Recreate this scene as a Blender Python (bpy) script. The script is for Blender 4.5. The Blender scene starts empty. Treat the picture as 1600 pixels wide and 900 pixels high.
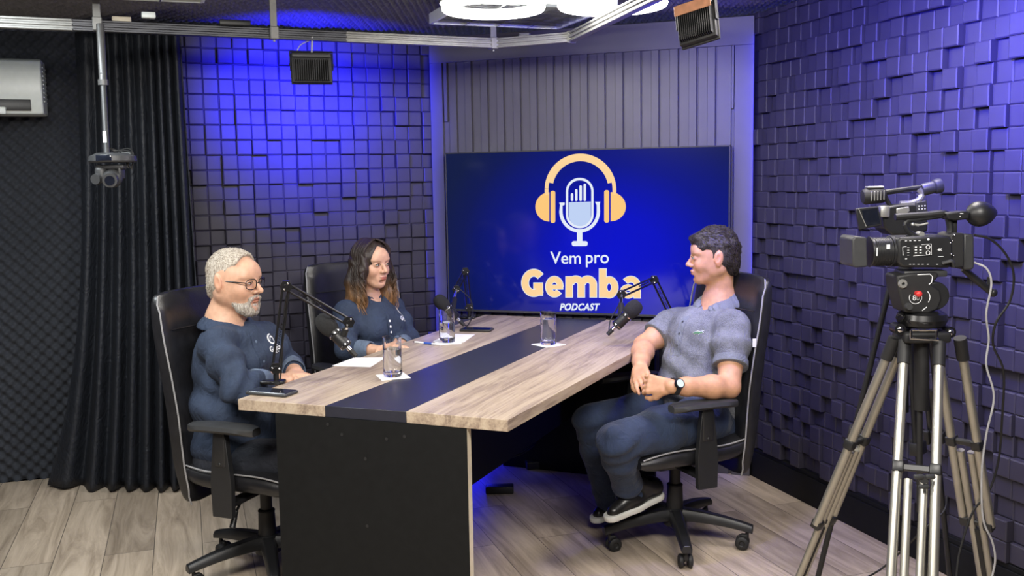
import bpy, bmesh, math, random
import numpy as np
from mathutils import Vector, Matrix, Euler
from mathutils.bvhtree import BVHTree
random.seed(7); rng = np.random.default_rng(7)
scn = bpy.context.scene; COL = scn.collection
PI = math.pi
R = math.radians

# ------------------------------------------------------------------ camera
F_PX, PITCH, ROLL, CAM_H = 1521.2, 0.11017, -0.01685, 1.45
cp, sp = math.cos(PITCH), math.sin(PITCH); cr, sr = math.cos(ROLL), math.sin(ROLL)
fw = Vector((0, cp, -sp)); up0 = Vector((0, sp, cp)); rt0 = Vector((1, 0, 0))
rt = rt0 * cr + up0 * sr; up = up0 * cr - rt0 * sr
cam_d = bpy.data.cameras.new('camera'); cam = bpy.data.objects.new('camera', cam_d); COL.objects.link(cam)
cam_d.sensor_width = 36; cam_d.lens = F_PX / 1600 * 36; cam_d.clip_start = .02
cam.matrix_world = Matrix(((rt.x, up.x, -fw.x, 0), (rt.y, up.y, -fw.y, 0), (rt.z, up.z, -fw.z, CAM_H), (0, 0, 0, 1)))
scn.camera = cam
EYE = Vector((0, 0, CAM_H))
def ray(px, py): return fw + rt * ((px - 800) / F_PX) - up * ((py - 450) / F_PX)
def at(px, py, Y):                       # photo pixel + depth -> point in the room
    d = ray(px, py); return EYE + d * (Y / d.y)
def onz(px, py, z):                      # photo pixel on a level surface
    d = ray(px, py); return EYE + d * ((z - CAM_H) / d.z)
def onplane(px, py, P, yaw):
    n = Vector((-math.sin(yaw), math.cos(yaw), 0)); d = ray(px, py)
    return EYE + d * ((Vector(P) - EYE).dot(n) / d.dot(n))

# ------------------------------------------------------------------ world, exposure, lamps
scn.view_settings.view_transform = 'Standard'; scn.view_settings.look = 'None'
scn.view_settings.exposure = 0.0; scn.view_settings.gamma = 1.0
scn.view_settings.use_curve_mapping = False
wd = bpy.data.worlds.new('world'); scn.world = wd; wd.use_nodes = True
wd.node_tree.nodes['Background'].inputs[0].default_value = (.5, .55, .7, 1)
wd.node_tree.nodes['Background'].inputs[1].default_value = .5
def lamp(name, kind, loc, target, energy, col, size=None, sizey=None, angle=None, blend=.5, spread=None):
    l = bpy.data.lights.new(name, kind); l.energy = energy; l.color = col
    if kind == 'AREA':
        l.shape = 'RECTANGLE' if sizey else 'DISK'; l.size = size
        if sizey: l.size_y = sizey
        if spread: l.spread = spread
    if kind == 'SPOT':
        l.spot_size = angle; l.spot_blend = blend; l.shadow_soft_size = size or .05
    if kind == 'POINT': l.shadow_soft_size = size or .05
    o = bpy.data.objects.new(name, l); COL.objects.link(o); o.location = loc
    o.rotation_euler = (Vector(target) - Vector(loc)).to_track_quat('-Z', 'Y').to_euler()
    return o
CEIL = 2.2
# added fill lamps under the ceiling, without fittings (the two rings in view carry their own light further down)
lamp('ceiling_fill_light', 'AREA', (-.9, 1.5, CEIL - .06), (-.9, 2.4, 0), 58, (1, .95, .88), .9, .5)
lamp('ceiling_fill_light', 'AREA', (.7, 1.2, CEIL - .06), (.6, 2.4, 0), 58, (1, .95, .88), .9, .5)
lamp('ceiling_fill_light', 'AREA', (-1.75, 3.1, CEIL - .06), (-1.6, 3.3, 0), 26, (.9, .97, 1), .5, .5)
lamp('ceiling_fill_light', 'AREA', (1.1, 3.0, CEIL - .06), (.9, 3.2, 0), 22, (1, .93, .86), .5, .5)

# ------------------------------------------------------------------ tagging
def tag(o, label=None, cat=None, group=None, kind=None):
    if label: o['label'] = label
    if cat: o['category'] = cat
    if group: o['group'] = group
    if kind: o['kind'] = kind
    return o
def empty(name, loc=(0, 0, 0), rz=0, label=None, cat=None, group=None):
    o = bpy.data.objects.new(name, None); COL.objects.link(o); o.empty_display_size = .05
    o.location = loc; o.rotation_euler = (0, 0, rz); return tag(o, label, cat, group)
def copy_tree(o, parent=None):
    c = o.copy(); COL.objects.link(c)
    if parent: c.parent = parent
    for ch in list(o.children): copy_tree(ch, c)
    return c

# ------------------------------------------------------------------ materials
MATS = {}
def nodes(name):
    m = bpy.data.materials.new(name); m.use_nodes = True
    nt = m.node_tree; b = nt.nodes['Principled BSDF']; MATS[name] = m
    return m, nt, b
def N(nt, t, **kw):
    n = nt.nodes.new(t)
    for k, v in kw.items():
        if k.startswith('i_'):
            n.inputs[k[2:].replace('_', ' ')].default_value = v
        else: setattr(n, k, v)
    return n
def ramp(nt, fac, stops, interp='LINEAR'):
    r = N(nt, 'ShaderNodeValToRGB'); r.color_ramp.interpolation = interp
    e = r.color_ramp.elements
    while len(e) < len(stops): e.new(.5)
    for el, (p, c) in zip(e, stops): el.position = p; el.color = (*c, 1)
    nt.links.new(fac, r.inputs[0]); return r.outputs[0]
def coords(nt, scale=(1, 1, 1), kind='Object', rot=(0, 0, 0)):
    tc = N(nt, 'ShaderNodeTexCoord'); mp = N(nt, 'ShaderNodeMapping')
    mp.inputs['Scale'].default_value = scale; mp.inputs['Rotation'].default_value = rot
    nt.links.new(tc.outputs[kind], mp.inputs[0]); return mp.outputs[0]
def bump(nt, b, h, strength=.3, dist=.01):
    n = N(nt, 'ShaderNodeBump'); n.inputs['Strength'].default_value = strength
    n.inputs['Distance'].default_value = dist
    nt.links.new(h, n.inputs['Height']); nt.links.new(n.outputs[0], b.inputs['Normal'])
def simple(name, col, rough=.5, metal=0, var=.15, scale=40, bmp=0, bscale=None, coat=0, spec=None, sheen=0):
    m, nt, b = nodes(name)
    no = N(nt, 'ShaderNodeTexNoise', i_Scale=scale, i_Detail=4.0)
    nt.links.new(coords(nt), no.inputs[0])
    lo = tuple(c * (1 - var) for c in col); hi = tuple(min(1, c * (1 + var)) for c in col)
    nt.links.new(ramp(nt, no.outputs[0], [(.3, lo), (.7, hi)]), b.inputs['Base Color'])
    b.inputs['Roughness'].default_value = rough; b.inputs['Metallic'].default_value = metal
    if coat: b.inputs['Coat Weight'].default_value = coat; b.inputs['Coat Roughness'].default_value = .08
    if spec is not None: b.inputs['Specular IOR Level'].default_value = spec
    if sheen: b.inputs['Sheen Weight'].default_value = sheen
    if bmp:
        n2 = N(nt, 'ShaderNodeTexNoise', i_Scale=bscale or scale * 3, i_Detail=3.0)
        nt.links.new(coords(nt), n2.inputs[0]); bump(nt, b, n2.outputs[0], bmp, .002)
    return m
def emis(name, col, strength, base=(.8, .8, .8)):
    m, nt, b = nodes(name)
    b.inputs['Base Color'].default_value = (*base, 1)
    b.inputs['Emission Color'].default_value = (*col, 1); b.inputs['Emission Strength'].default_value = strength
    return m
simple('tile_paint', (.038, .035, .052), .46, var=.10, scale=9, bmp=.25, bscale=14, spec=.35)
simple('panel_laminate', (.088, .084, .098), .42, var=.06, scale=6, bmp=.05)
simple('foam', (.030, .034, .044), .95, var=.2, scale=60, bmp=.4, bscale=300)
simple('ceiling_foam', (.16, .16, .165), .9, var=.2, scale=60, bmp=.3, bscale=300)
simple('leather', (.012, .012, .014), .34, var=.2, scale=30, bmp=.25, bscale=180)
simple('black_plastic', (.012, .0125, .014), .42, var=.1)
simple('grey_plastic', (.035, .036, .038), .45, var=.1)
simple('dark_plastic_matte', (.010, .010, .011), .6, var=.1)
simple('piping', (.26, .26, .27), .5, var=.1)
simple('black_steel', (.012, .012, .013), .3, metal=.3, var=.1)
simple('chrome', (.7, .7, .72), .12, metal=1, var=.03)
simple('aluminium', (.50, .50, .47), .38, metal=.75, var=.06, scale=20)
simple('tripod_tube', (.40, .385, .34), .36, metal=.8, var=.06, scale=20)
simple('rail_dark', (.05, .052, .06), .35, metal=.6, var=.1)
simple('rail_light', (.22, .22, .21), .5, metal=.3, var=.1)
simple('white_plastic', (.72, .78, .76), .35, var=.03)
simple('cream_edge', (.62, .55, .42), .5, var=.08)
simple('paper', (.85, .85, .86), .8, var=.03)
simple('cable_black', (.01, .01, .01), .5)
simple('cable_grey', (.35, .35, .36), .4)
simple('shoe_leather', (.012, .012, .013), .3, var=.2)
simple('sole_white', (.72, .72, .68), .5, var=.06)
simple('white_print', (.8, .82, .84), .6, var=.02)
simple('red_plastic', (.55, .03, .03), .35)
simple('foam_grille', (.014, .014, .015), .95, var=.3, scale=200, bmp=.5, bscale=900)
simple('copper_tape', (.42, .20, .11), .45, var=.2)
simple('screen_glass_off', (.01, .012, .02), .08, coat=1)
emis('ring_glow', (1, .95, .87), 26)
emis('blue_led', (.01, .02, 1), 14)

def wood(name, stops, scale=(1, 1, 1), rough=.42, axis=0, bm=.06):
    m, nt, b = nodes(name)
    s = [9, 9, 9]; s[axis] = .9
    v = coords(nt, tuple(a * c for a, c in zip(s, scale)))
    n1 = N(nt, 'ShaderNodeTexNoise', i_Scale=1.6, i_Detail=8.0, i_Roughness=.65, i_Distortion=1.2)
    nt.links.new(v, n1.inputs[0])
    s2 = [90, 90, 90]; s2[axis] = 3
    n2 = N(nt, 'ShaderNodeTexNoise', i_Scale=1.4, i_Detail=5.0, i_Roughness=.7)
    nt.links.new(coords(nt, tuple(s2)), n2.inputs[0])
    mx = N(nt, 'ShaderNodeMix', data_type='FLOAT'); mx.inputs[0].default_value = .38
    nt.links.new(n1.outputs[0], mx.inputs[2]); nt.links.new(n2.outputs[0], mx.inputs[3])
    nt.links.new(ramp(nt, mx.outputs[0], stops), b.inputs['Base Color'])
    b.inputs['Roughness'].default_value = rough
    bump(nt, b, mx.outputs[0], bm, .004)
    return m
wood('table_oak', [(.34, (.15, .11, .085)), (.43, (.27, .205, .155)), (.53, (.41, .325, .24)), (.68, (.50, .42, .32))])
simple('table_black', (.02, .021, .032), .38, var=.08)
simple('panel_black', (.006, .0065, .007), .6, var=.15, spec=.2)
simple('pole_grey', (.10, .10, .10), .4, metal=.4, var=.1)

def floor_mat():
    m, nt, b = nodes('floor_planks')
    yaw = -1.2485
    v = coords(nt, (1, 1, 1), rot=(0, 0, -yaw))
    br = N(nt, 'ShaderNodeTexBrick', offset=.37, i_Scale=1.0, i_Brick_Width=1.2, i_Row_Height=.185, i_Mortar_Size=.0016, i_Mortar_Smooth=.2)
    br.inputs['Color1'].default_value = (.0, .0, .0, 1); br.inputs['Color2'].default_value = (1, 1, 1, 1); br.inputs['Bias'].default_value = 0
    nt.links.new(v, br.inputs['Vector'])
    sep = N(nt, 'ShaderNodeSeparateColor'); nt.links.new(br.outputs['Color'], sep.inputs[0])
    # shift grain per plank
    ad = N(nt, 'ShaderNodeVectorMath', operation='MULTIPLY_ADD')
    cmb = N(nt, 'ShaderNodeCombineXYZ'); nt.links.new(sep.outputs[0], cmb.inputs[2]); 
    nt.links.new(cmb.outputs[0], ad.inputs[0]); ad.inputs[1].default_value = (0, 0, 7); nt.links.new(v, ad.inputs[2])
    mp = N(nt, 'ShaderNodeMapping'); mp.inputs['Scale'].default_value = (1.3, 11, 1); nt.links.new(ad.outputs[0], mp.inputs[0])
    n1 = N(nt, 'ShaderNodeTexNoise', i_Scale=1.3, i_Detail=9.0, i_Roughness=.66, i_Distortion=1.0); nt.links.new(mp.outputs[0], n1.inputs[0])
    c = ramp(nt, n1.outputs[0], [(.30, (.24, .19, .14)), (.45, (.38, .31, .235)), (.58, (.50, .415, .32)), (.75, (.58, .49, .39))])
    hs = N(nt, 'ShaderNodeHueSaturation'); nt.links.new(c, hs.inputs['Color'])
    mr = N(nt, 'ShaderNodeMapRange'); mr.inputs[3].default_value = .8; mr.inputs[4].default_value = 1.15
    nt.links.new(sep.outputs[0], mr.inputs[0]); nt.links.new(mr.outputs[0], hs.inputs['Value'])
    mx = N(nt, 'ShaderNodeMix', data_type='RGBA'); nt.links.new(br.outputs['Fac'], mx.inputs[0])
    nt.links.new(hs.outputs[0], mx.inputs[6]); mx.inputs[7].default_value = (.10, .085, .07, 1)
    nt.links.new(mx.outputs[2], b.inputs['Base Color'])
    b.inputs['Roughness'].default_value = .42
    bump(nt, b, n1.outputs[0], .05, .004)
floor_mat()
def cloth(name, col, var=.25, scale=900, rough=.85, streak=None, sheen=.0):
    m, nt, b = nodes(name)
    n1 = N(nt, 'ShaderNodeTexNoise', i_Scale=scale, i_Detail=2.0); nt.links.new(coords(nt), n1.inputs[0])
    n2 = N(nt, 'ShaderNodeTexNoise', i_Scale=12.0, i_Detail=5.0); nt.links.new(coords(nt), n2.inputs[0])
    mx = N(nt, 'ShaderNodeMix', data_type='FLOAT'); mx.inputs[0].default_value = .45
    nt.links.new(n1.outputs[0], mx.inputs[2]); nt.links.new(n2.outputs[0], mx.inputs[3])
    lo = tuple(c * (1 - var) for c in col); hi = tuple(c * (1 + var) for c in col)
    nt.links.new(ramp(nt, mx.outputs[0], [(.35, lo), (.65, hi)]), b.inputs['Base Color'])
    b.inputs['Roughness'].default_value = rough; b.inputs['Sheen Weight'].default_value = sheen
    n3 = N(nt, 'ShaderNodeTexNoise', i_Scale=26.0, i_Detail=4.0, i_Distortion=1.5); nt.links.new(coords(nt, (1, 1, .6)), n3.inputs[0])
    bump(nt, b, n3.outputs[0], .5, .016)
    return m
cloth('denim_shirt', (.020, .033, .066), .35)
cloth('denim_cuff', (.10, .135, .20), .25)
cloth('polo_heather', (.155, .165, .185), .55, scale=420)
cloth('polo_collar', (.15, .165, .19), .3, scale=420)
cloth('jeans', (.014, .027, .064), .4, sheen=.1)
cloth('dark_trousers', (.012, .014, .022), .3)
cloth('curtain_cloth', (.011, .014, .021), .2, rough=.6)

def skin_mat(name, col, lip):
    m, nt, b = nodes(name)
    a = N(nt, 'ShaderNodeAttribute'); a.attribute_name = 'tint'
    n1 = N(nt, 'ShaderNodeTexNoise', i_Scale=60.0, i_Detail=4.0); nt.links.new(coords(nt), n1.inputs[0])
    lo = tuple(c * .9 for c in col); hi = tuple(c * 1.08 for c in col)
    c = ramp(nt, n1.outputs[0], [(.3, lo), (.7, hi)])
    mx = N(nt, 'ShaderNodeMix', data_type='RGBA', blend_type='MULTIPLY'); mx.inputs[0].default_value = 1
    nt.links.new(c, mx.inputs[6]); nt.links.new(a.outputs['Color'], mx.inputs[7])
    nt.links.new(mx.outputs[2], b.inputs['Base Color'])
    b.inputs['Roughness'].default_value = .5
    b.inputs['Subsurface Weight'].default_value = .12; b.inputs['Subsurface Radius'].default_value = (.012, .005, .003)
    b.inputs['Subsurface Scale'].default_value = .6
    return m
skin_mat('skin_tan', (.56, .30, .17), None)
skin_mat('skin_fair', (.58, .34, .23), None)
skin_mat('skin_warm', (.60, .35, .235), None)
def hair_mat(name, stops, rough=.5):
    m, nt, b = nodes(name)
    a = N(nt, 'ShaderNodeAttribute'); a.attribute_name = 'tint'
    n1 = N(nt, 'ShaderNodeTexNoise', i_Scale=1.0, i_Detail=4.0); nt.links.new(coords(nt, (260, 260, 40)), n1.inputs[0])
    c = ramp(nt, n1.outputs[0], stops)
    mx = N(nt, 'ShaderNodeMix', data_type='RGBA', blend_type='MULTIPLY'); mx.inputs[0].default_value = 1
    nt.links.new(c, mx.inputs[6]); nt.links.new(a.outputs['Color'], mx.inputs[7])
    nt.links.new(mx.outputs[2], b.inputs['Base Color'])
    b.inputs['Roughness'].default_value = rough
    bump(nt, b, n1.outputs[0], .8, .004)
    return m
hair_mat('hair_dark', [(.35, (.008, .006, .005)), (.65, (.035, .026, .02))])
hair_mat('hair_grey', [(.35, (.30, .25, .20)), (.65, (.56, .50, .42))], .7)
hair_mat('beard_grey', [(.35, (.26, .22, .18)), (.65, (.58, .54, .48))], .8)
hair_mat('hair_brown', [(.35, (.6, .6, .6)), (.65, (1, 1, 1))], .42)
m, nt, b = nodes('drinking_glass'); b.inputs['Base Color'].default_value = (1, 1, 1, 1); b.inputs['Transmission Weight'].default_value = 1
b.inputs['Roughness'].default_value = .01; b.inputs['IOR'].default_value = 1.45
m, nt, b = nodes('water'); b.inputs['Base Color'].default_value = (.97, .99, 1, 1); b.inputs['Transmission Weight'].default_value = 1
b.inputs['Roughness'].default_value = .0; b.inputs['IOR'].default_value = 1.33
m, nt, b = nodes('lens_glass'); b.inputs['Base Color'].default_value = (.9, .93, .95, 1); b.inputs['Transmission Weight'].default_value = 1
b.inputs['Roughness'].default_value = .02; b.inputs['IOR'].default_value = 1.05; b.inputs['Alpha'].default_value = .25
simple('eye_white', (.42, .40, .38), .2, var=.03)
simple('iris_dark', (.03, .018, .01), .15)

# ------------------------------------------------------------------ mesh builder
def frame_from(z, x=None):
    z = Vector(z).normalized()
    x = Vector(x) if x is not None else (Vector((1, 0, 0)) if abs(z.x) < .9 else Vector((0, 1, 0)))
    y = z.cross(x).normalized(); x = y.cross(z).normalized()
    return Matrix((x, y, z)).transposed()
class MB:
    def __init__(s): s.v = []; s.f = []; s.m = []; s.mi = 0
    def add(s, vs, fs, M=None):
        o = len(s.v)
        for p in vs:
            p = Vector(p); s.v.append(tuple(M @ p if M is not None else p))
        for f in fs: s.f.append(tuple(i + o for i in f)); s.m.append(s.mi)
        return s
    def box(s, c, size, M=None):
        x, y, z = (a / 2 for a in size); c = Vector(c)
        vs = [c + Vector(p) for p in ((-x, -y, -z), (x, -y, -z), (x, y, -z), (-x, y, -z), (-x, -y, z), (x, -y, z), (x, y, z), (-x, y, z))]
        return s.add(vs, ((0, 3, 2, 1), (4, 5, 6, 7), (0, 1, 5, 4), (1, 2, 6, 5), (2, 3, 7, 6), (3, 0, 4, 7)), M)
    def rbox(s, c, size, r, seg=3, M=None):           # box with rounded edges
        bm = bmesh.new(); bmesh.ops.create_cube(bm, size=1)
        for v in bm.verts: v.co = Vector((v.co.x * size[0], v.co.y * size[1], v.co.z * size[2]))
        bmesh.ops.bevel(bm, geom=bm.edges[:], offset=min(r, min(size) * .49), segments=seg, profile=.5, affect='EDGES')
        bm.verts.index_update(); c = Vector(c)
        s.add([v.co + c for v in bm.verts], [[v.index for v in f.verts] for f in bm.faces], M); bm.free(); return s
    def cyl(s, a, b, r0, r1=None, n=16, cap=True, x=None):
        r1 = r0 if r1 is None else r1
        a = Vector(a); b = Vector(b); Mx = frame_from(b - a, x); o = len(s.v)
        for p, r in ((a, r0), (b, r1)):
            for i in range(n):
                t = 2 * PI * i / n; s.v.append(tuple(p + Mx @ Vector((r * math.cos(t), r * math.sin(t), 0))))
        for i in range(n): s.f.append((o + i, o + (i + 1) % n, o + n + (i + 1) % n, o + n + i)); s.m.append(s.mi)
        if cap: s.f.append(tuple(o + n - 1 - i for i in range(n))); s.m.append(s.mi); s.f.append(tuple(o + n + i for i in range(n))); s.m.append(s.mi)
        return s
    def tube(s, pts, r, n=8, cap=True):
        pts = [Vector(p) for p in pts]; o = len(s.v); k = len(pts)
        rs = r if hasattr(r, '__len__') else [r] * k
        t0 = (pts[1] - pts[0]).normalized(); Mx = frame_from(t0); X = Mx.col[0].copy()
        for i, p in enumerate(pts):
            t = (pts[min(i + 1, k - 1)] - pts[max(i - 1, 0)]).normalized()
            X = (X - t * X.dot(t)).normalized(); Y = t.cross(X)
            for j in range(n):
                a = 2 * PI * j / n; s.v.append(tuple(p + X * (rs[i] * math.cos(a)) + Y * (rs[i] * math.sin(a))))
        for i in range(k - 1):
            for j in range(n):
                s.f.append((o + i * n + j, o + i * n + (j + 1) % n, o + (i + 1) * n + (j + 1) % n, o + (i + 1) * n + j)); s.m.append(s.mi)
        if cap:
            s.f.append(tuple(o + n - 1 - j for j in range(n))); s.m.append(s.mi)
            s.f.append(tuple(o + (k - 1) * n + j for j in range(n))); s.m.append(s.mi)
        return s
    def lathe(s, prof, c=(0, 0, 0), axis=(0, 0, 1), n=24, closed=False, x=None):
        Mx = frame_from(axis, x); c = Vector(c); o = len(s.v); k = len(prof)
        for r, z in prof:
            for j in range(n):
                a = 2 * PI * j / n; s.v.append(tuple(c + Mx @ Vector((r * math.cos(a), r * math.sin(a), z))))
        rng_ = range(k) if closed else range(k - 1)
        for i in rng_:
            i2 = (i + 1) % k
            for j in range(n):
                s.f.append((o + i * n + j, o + i * n + (j + 1) % n, o + i2 * n + (j + 1) % n, o + i2 * n + j)); s.m.append(s.mi)
        return s
    def ball(s, c, r, n=16, M=None):
        bm = bmesh.new(); bmesh.ops.create_uvsphere(bm, u_segments=n, v_segments=max(6, n // 2 + 2), radius=1)
        rr = r if hasattr(r, '__len__') else (r, r, r); c = Vector(c); M = M or Matrix.Identity(3)
        bm.verts.index_update()
        s.add([c + M @ Vector((v.co.x * rr[0], v.co.y * rr[1], v.co.z * rr[2])) for v in bm.verts], [[v.index for v in f.verts] for f in bm.faces]); bm.free(); return s
    def prism(s, pts, d, M=None, c=(0, 0, 0)):         # outline in local xy, extruded along z by d
        n = len(pts); c = Vector(c); M = M or Matrix.Identity(3)
        vs = [c + M @ Vector((p[0], p[1], 0)) for p in pts] + [c + M @ Vector((p[0], p[1], d)) for p in pts]
        fs = [tuple(range(n - 1, -1, -1)), tuple(range(n, 2 * n))] + [(i, (i + 1) % n, n + (i + 1) % n, n + i) for i in range(n)]
        return s.add(vs, fs)
    def obj(s, name, mats, parent=None, bevel=0, seg=2, sharp=35, fix=True):
        me = bpy.data.meshes.new(name); me.from_pydata(s.v, [], s.f)
        if not isinstance(mats, (list, tuple)): mats = [mats]
        for m in mats: me.materials.append(MATS[m] if isinstance(m, str) else m)
        me.polygons.foreach_set('material_index', s.m)
        if fix:
            bm = bmesh.new(); bm.from_mesh(me); bmesh.ops.recalc_face_normals(bm, faces=bm.faces); bm.to_mesh(me); bm.free()
        me.shade_smooth(); me.set_sharp_from_angle(angle=R(sharp)); me.update()
        o = bpy.data.objects.new(name, me); COL.objects.link(o)
        if parent: o.parent = parent
        if bevel:
            md = o.modifiers.new('bevel', 'BEVEL'); md.width = bevel; md.segments = seg; md.limit_method = 'ANGLE'; md.angle_limit = R(40)
        return o
def smooth_path(pts, k=6):                             # Catmull-Rom through the points
    pts = [Vector(p) for p in pts]; P = [pts[0] * 2 - pts[1]] + pts + [pts[-1] * 2 - pts[-2]]; out = []
    for i in range(1, len(P) - 2):
        for j in range(k):
            t = j / k; a, b, c, d = P[i - 1], P[i], P[i + 1], P[i + 2]
            out.append(.5 * ((2 * b) + (c - a) * t + (2 * a - 5 * b + 4 * c - d) * t * t + (3 * b - a - 3 * c + d) * t ** 3))
    out.append(pts[-1]); return out
def text_mesh(body, size, shear=0, offset=0, space=1.0):
    cu = bpy.data.curves.new('lettering', 'FONT'); cu.body = body; cu.size = size; cu.shear = shear; cu.offset = offset
    cu.align_x = 'CENTER'; cu.space_character = space; cu.resolution_u = 6
    o = bpy.data.objects.new('lettering', cu); COL.objects.link(o)
    dg = bpy.context.evaluated_depsgraph_get(); dg.update()
    me = bpy.data.meshes.new_from_object(o.evaluated_get(dg)); bpy.data.objects.remove(o)
    v = [tuple(x.co) for x in me.vertices]; f = [tuple(p.vertices) for p in me.polygons]; bpy.data.meshes.remove(me); bpy.data.curves.remove(cu)
    return v, f
# ================================================================== THE ROOM
LY, PY, RY = .392, -.335, -1.2485        # directions of the left wall, the back panel and the right wall
def dvec(a): return Vector((math.cos(a), math.sin(a), 0))
def nrm(a): return Vector((-math.sin(a), math.cos(a), 0))
P_R = onz(1172, 742, 0); P_R.z = 0       # right foot of the back panel
P_L = onplane(683, 480, P_R, PY); P_L.z = 0
RW0 = P_R + dvec(PY) * .03 + Vector((0, 0, 0))       # right wall starts here
RW0 = RW0 + dvec(RY) * -.12
LW0 = P_L + nrm(PY) * .03                # left wall meets the panel here
PITCH_T = .0725
def tiled_wall(name, P0, yaw, side, cols, z0, z1, u0):
    """grid of square blocks standing proud by random steps; side=-1 runs to the left of P0, +1 to the right"""
    b = MB(); D = dvec(yaw); n = -nrm(yaw)
    rows = int((z1 - z0) / PITCH_T) + 1; g = .0007
    b.mi = 0
    for r in range(rows):
        za = z0 + r * PITCH_T; zb = min(za + PITCH_T, z1)
        if zb - za < .01: continue
        for c in range(cols):
            h = random.choice((.0, .0, .0, .013, .013, .027, .027, .027)) + .004
            ua = u0 + c * PITCH_T; ub = ua + PITCH_T
            ua, ub = side * ua, side * ub
            if ua > ub: ua, ub = ub, ua
            e = .0045
            q = [(ua + g, za + g), (ub - g, za + g), (ub - g, zb - g), (ua + g, zb - g)]
            q2 = [(ua + g + e, za + g + e), (ub - g - e, za + g + e), (ub - g - e, zb - g - e), (ua + g + e, zb - g - e)]
            tx, tz = random.gauss(0, .0003), random.gauss(0, .0003)
            vs = [P0 + D * u + Vector((0, 0, z)) for u, z in q] + [P0 + D * u + n * (h - .003) + Vector((0, 0, z)) for u, z in q] + \
                 [P0 + D * u + n * (h + (tx if i in (0, 3) else -tx) + (tz if i < 2 else -tz)) + Vector((0, 0, z)) for i, (u, z) in enumerate(q2)]
            b.add(vs, [(0, 1, 5, 4), (1, 2, 6, 5), (2, 3, 7, 6), (3, 0, 4, 7), (4, 5, 9, 8), (5, 6, 10, 9), (6, 7, 11, 10), (7, 4, 8, 11), (8, 9, 10, 11)])
    # backing sheet
    ue = side * (u0 + cols * PITCH_T)
    a, c = sorted((0 if u0 >= 0 else side * u0, ue))
    th = .06
    q = [P0 + D * a, P0 + D * c, P0 + D * c - n * th, P0 + D * a - n * th]
    vs = [v + Vector((0, 0, 0)) for v in q] + [v + Vector((0, 0, z1)) for v in q]
    b.add(vs, [(0, 1, 2, 3), (4, 5, 6, 7), (0, 1, 5, 4), (1, 2, 6, 5), (2, 3, 7, 6), (3, 0, 4, 7)])
    o = b.obj(name, 'tile_paint', fix=False, sharp=20)
    bm = bmesh.new(); bm.from_mesh(o.data); bmesh.ops.recalc_face_normals(bm, faces=bm.faces); bm.to_mesh(o.data); bm.free()
    return tag(o, kind='structure')
tiled_wall('wall_left', LW0, LY, -1, 18, .145, CEIL, .004)
tiled_wall('wall_right', RW0, RY, +1, 46, .145, CEIL, .0)
# skirting along both tiled walls
def skirting(name, P0, yaw, side, L):
    b = MB(); D = dvec(yaw) * side; n = -nrm(yaw)
    for (z0, z1, d) in ((0, .125, .026), (.125, .143, .020)):
        q = [P0, P0 + D * L, P0 + D * L + n * d, P0 + n * d]
        b.add([v + Vector((0, 0, z0)) for v in q] + [v + Vector((0, 0, z1)) for v in q], [(0, 1, 2, 3), (4, 5, 6, 7), (0, 1, 5, 4), (1, 2, 6, 5), (2, 3, 7, 6), (3, 0, 4, 7)])
    return tag(b.obj(name, 'panel_black', bevel=.002), kind='structure')
skirting('baseboard_right', RW0, RY, 1, 5.2)
skirting('baseboard_left', LW0, LY, -1, 1.32)
# plain stretch of the right wall towards and behind the viewer, and the wall behind
far_r = RW0 + dvec(RY) * (46 * PITCH_T)
b = MB(); D = dvec(RY)
q = [far_r, far_r + D * 2.4, far_r + D * 2.4 + nrm(RY) * .06, far_r + nrm(RY) * .06]
b.add([v for v in q] + [v + Vector((0, 0, CEIL)) for v in q], [(0, 1, 2, 3), (4, 5, 6, 7), (0, 1, 5, 4), (1, 2, 6, 5), (2, 3, 7, 6), (3, 0, 4, 7)])
tag(b.obj('wall_right', 'tile_paint'), kind='structure')
# foam-covered wall at far left
FY = .30
FW = Vector((-2.36, 4.77, 0))
def foam_sheet(name, O, U, V, nU, nV, pitch, amp, mat, div=6, norm=None, kind='structure'):
    """egg-crate foam: peaks and hollows on a grid"""
    nu, nv = int(nU / pitch * div), int(nV / pitch * div)
    us = np.linspace(0, nU, nu + 1); vs = np.linspace(0, nV, nv + 1)
    A, B = np.meshgrid(us, vs, indexing='ij')
    h = amp * (np.cos(2 * PI * A / pitch) * np.cos(2 * PI * B / pitch))
    h = h + amp * .25 * np.cos(2 * PI * A / pitch * 2) * 0
    O, U, V, W_ = (np.array(x) for x in (O, U, V, norm))
    P = O + A[..., None] * U + B[..., None] * V + h[..., None] * W_
    me = bpy.data.meshes.new(name); nvt = (nu + 1) * (nv + 1)
    idx = np.arange(nvt).reshape(nu + 1, nv + 1)
    Q = np.stack([idx[:-1, :-1], idx[1:, :-1], idx[1:, 1:], idx[:-1, 1:]], -1).reshape(-1, 4)
    # solid back
    back = np.array([O + a * nU * U + c * nV * V - W_ * .05 for a, c in ((0, 0), (1, 0), (1, 1), (0, 1))])
    Pv = np.vstack([P.reshape(-1, 3), back]); k = nvt
    faces = Q.tolist() + [[k + 3, k + 2, k + 1, k]] + [[k, k + 1, int(idx[-1, 0]), int(idx[0, 0])], [k + 1, k + 2, int(idx[-1, -1]), int(idx[-1, 0])], [k + 2, k + 3, int(idx[0, -1]), int(idx[-1, -1])], [k + 3, k, int(idx[0, 0]), int(idx[0, -1])]]
    me.from_pydata(Pv.tolist(), [], faces)
    me.materials.append(MATS[mat]); me.shade_smooth(); me.set_sharp_from_angle(angle=R(60))
    o = bpy.data.objects.new(name, me); COL.objects.link(o); return tag(o, kind=kind)
fd = dvec(FY)
foam_sheet('wall_foam', FW - fd * 1.0, fd, Vector((0, 0, 1)), 1.75, CEIL, .062, .017, 'foam', 8, norm=-nrm(FY))
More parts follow.
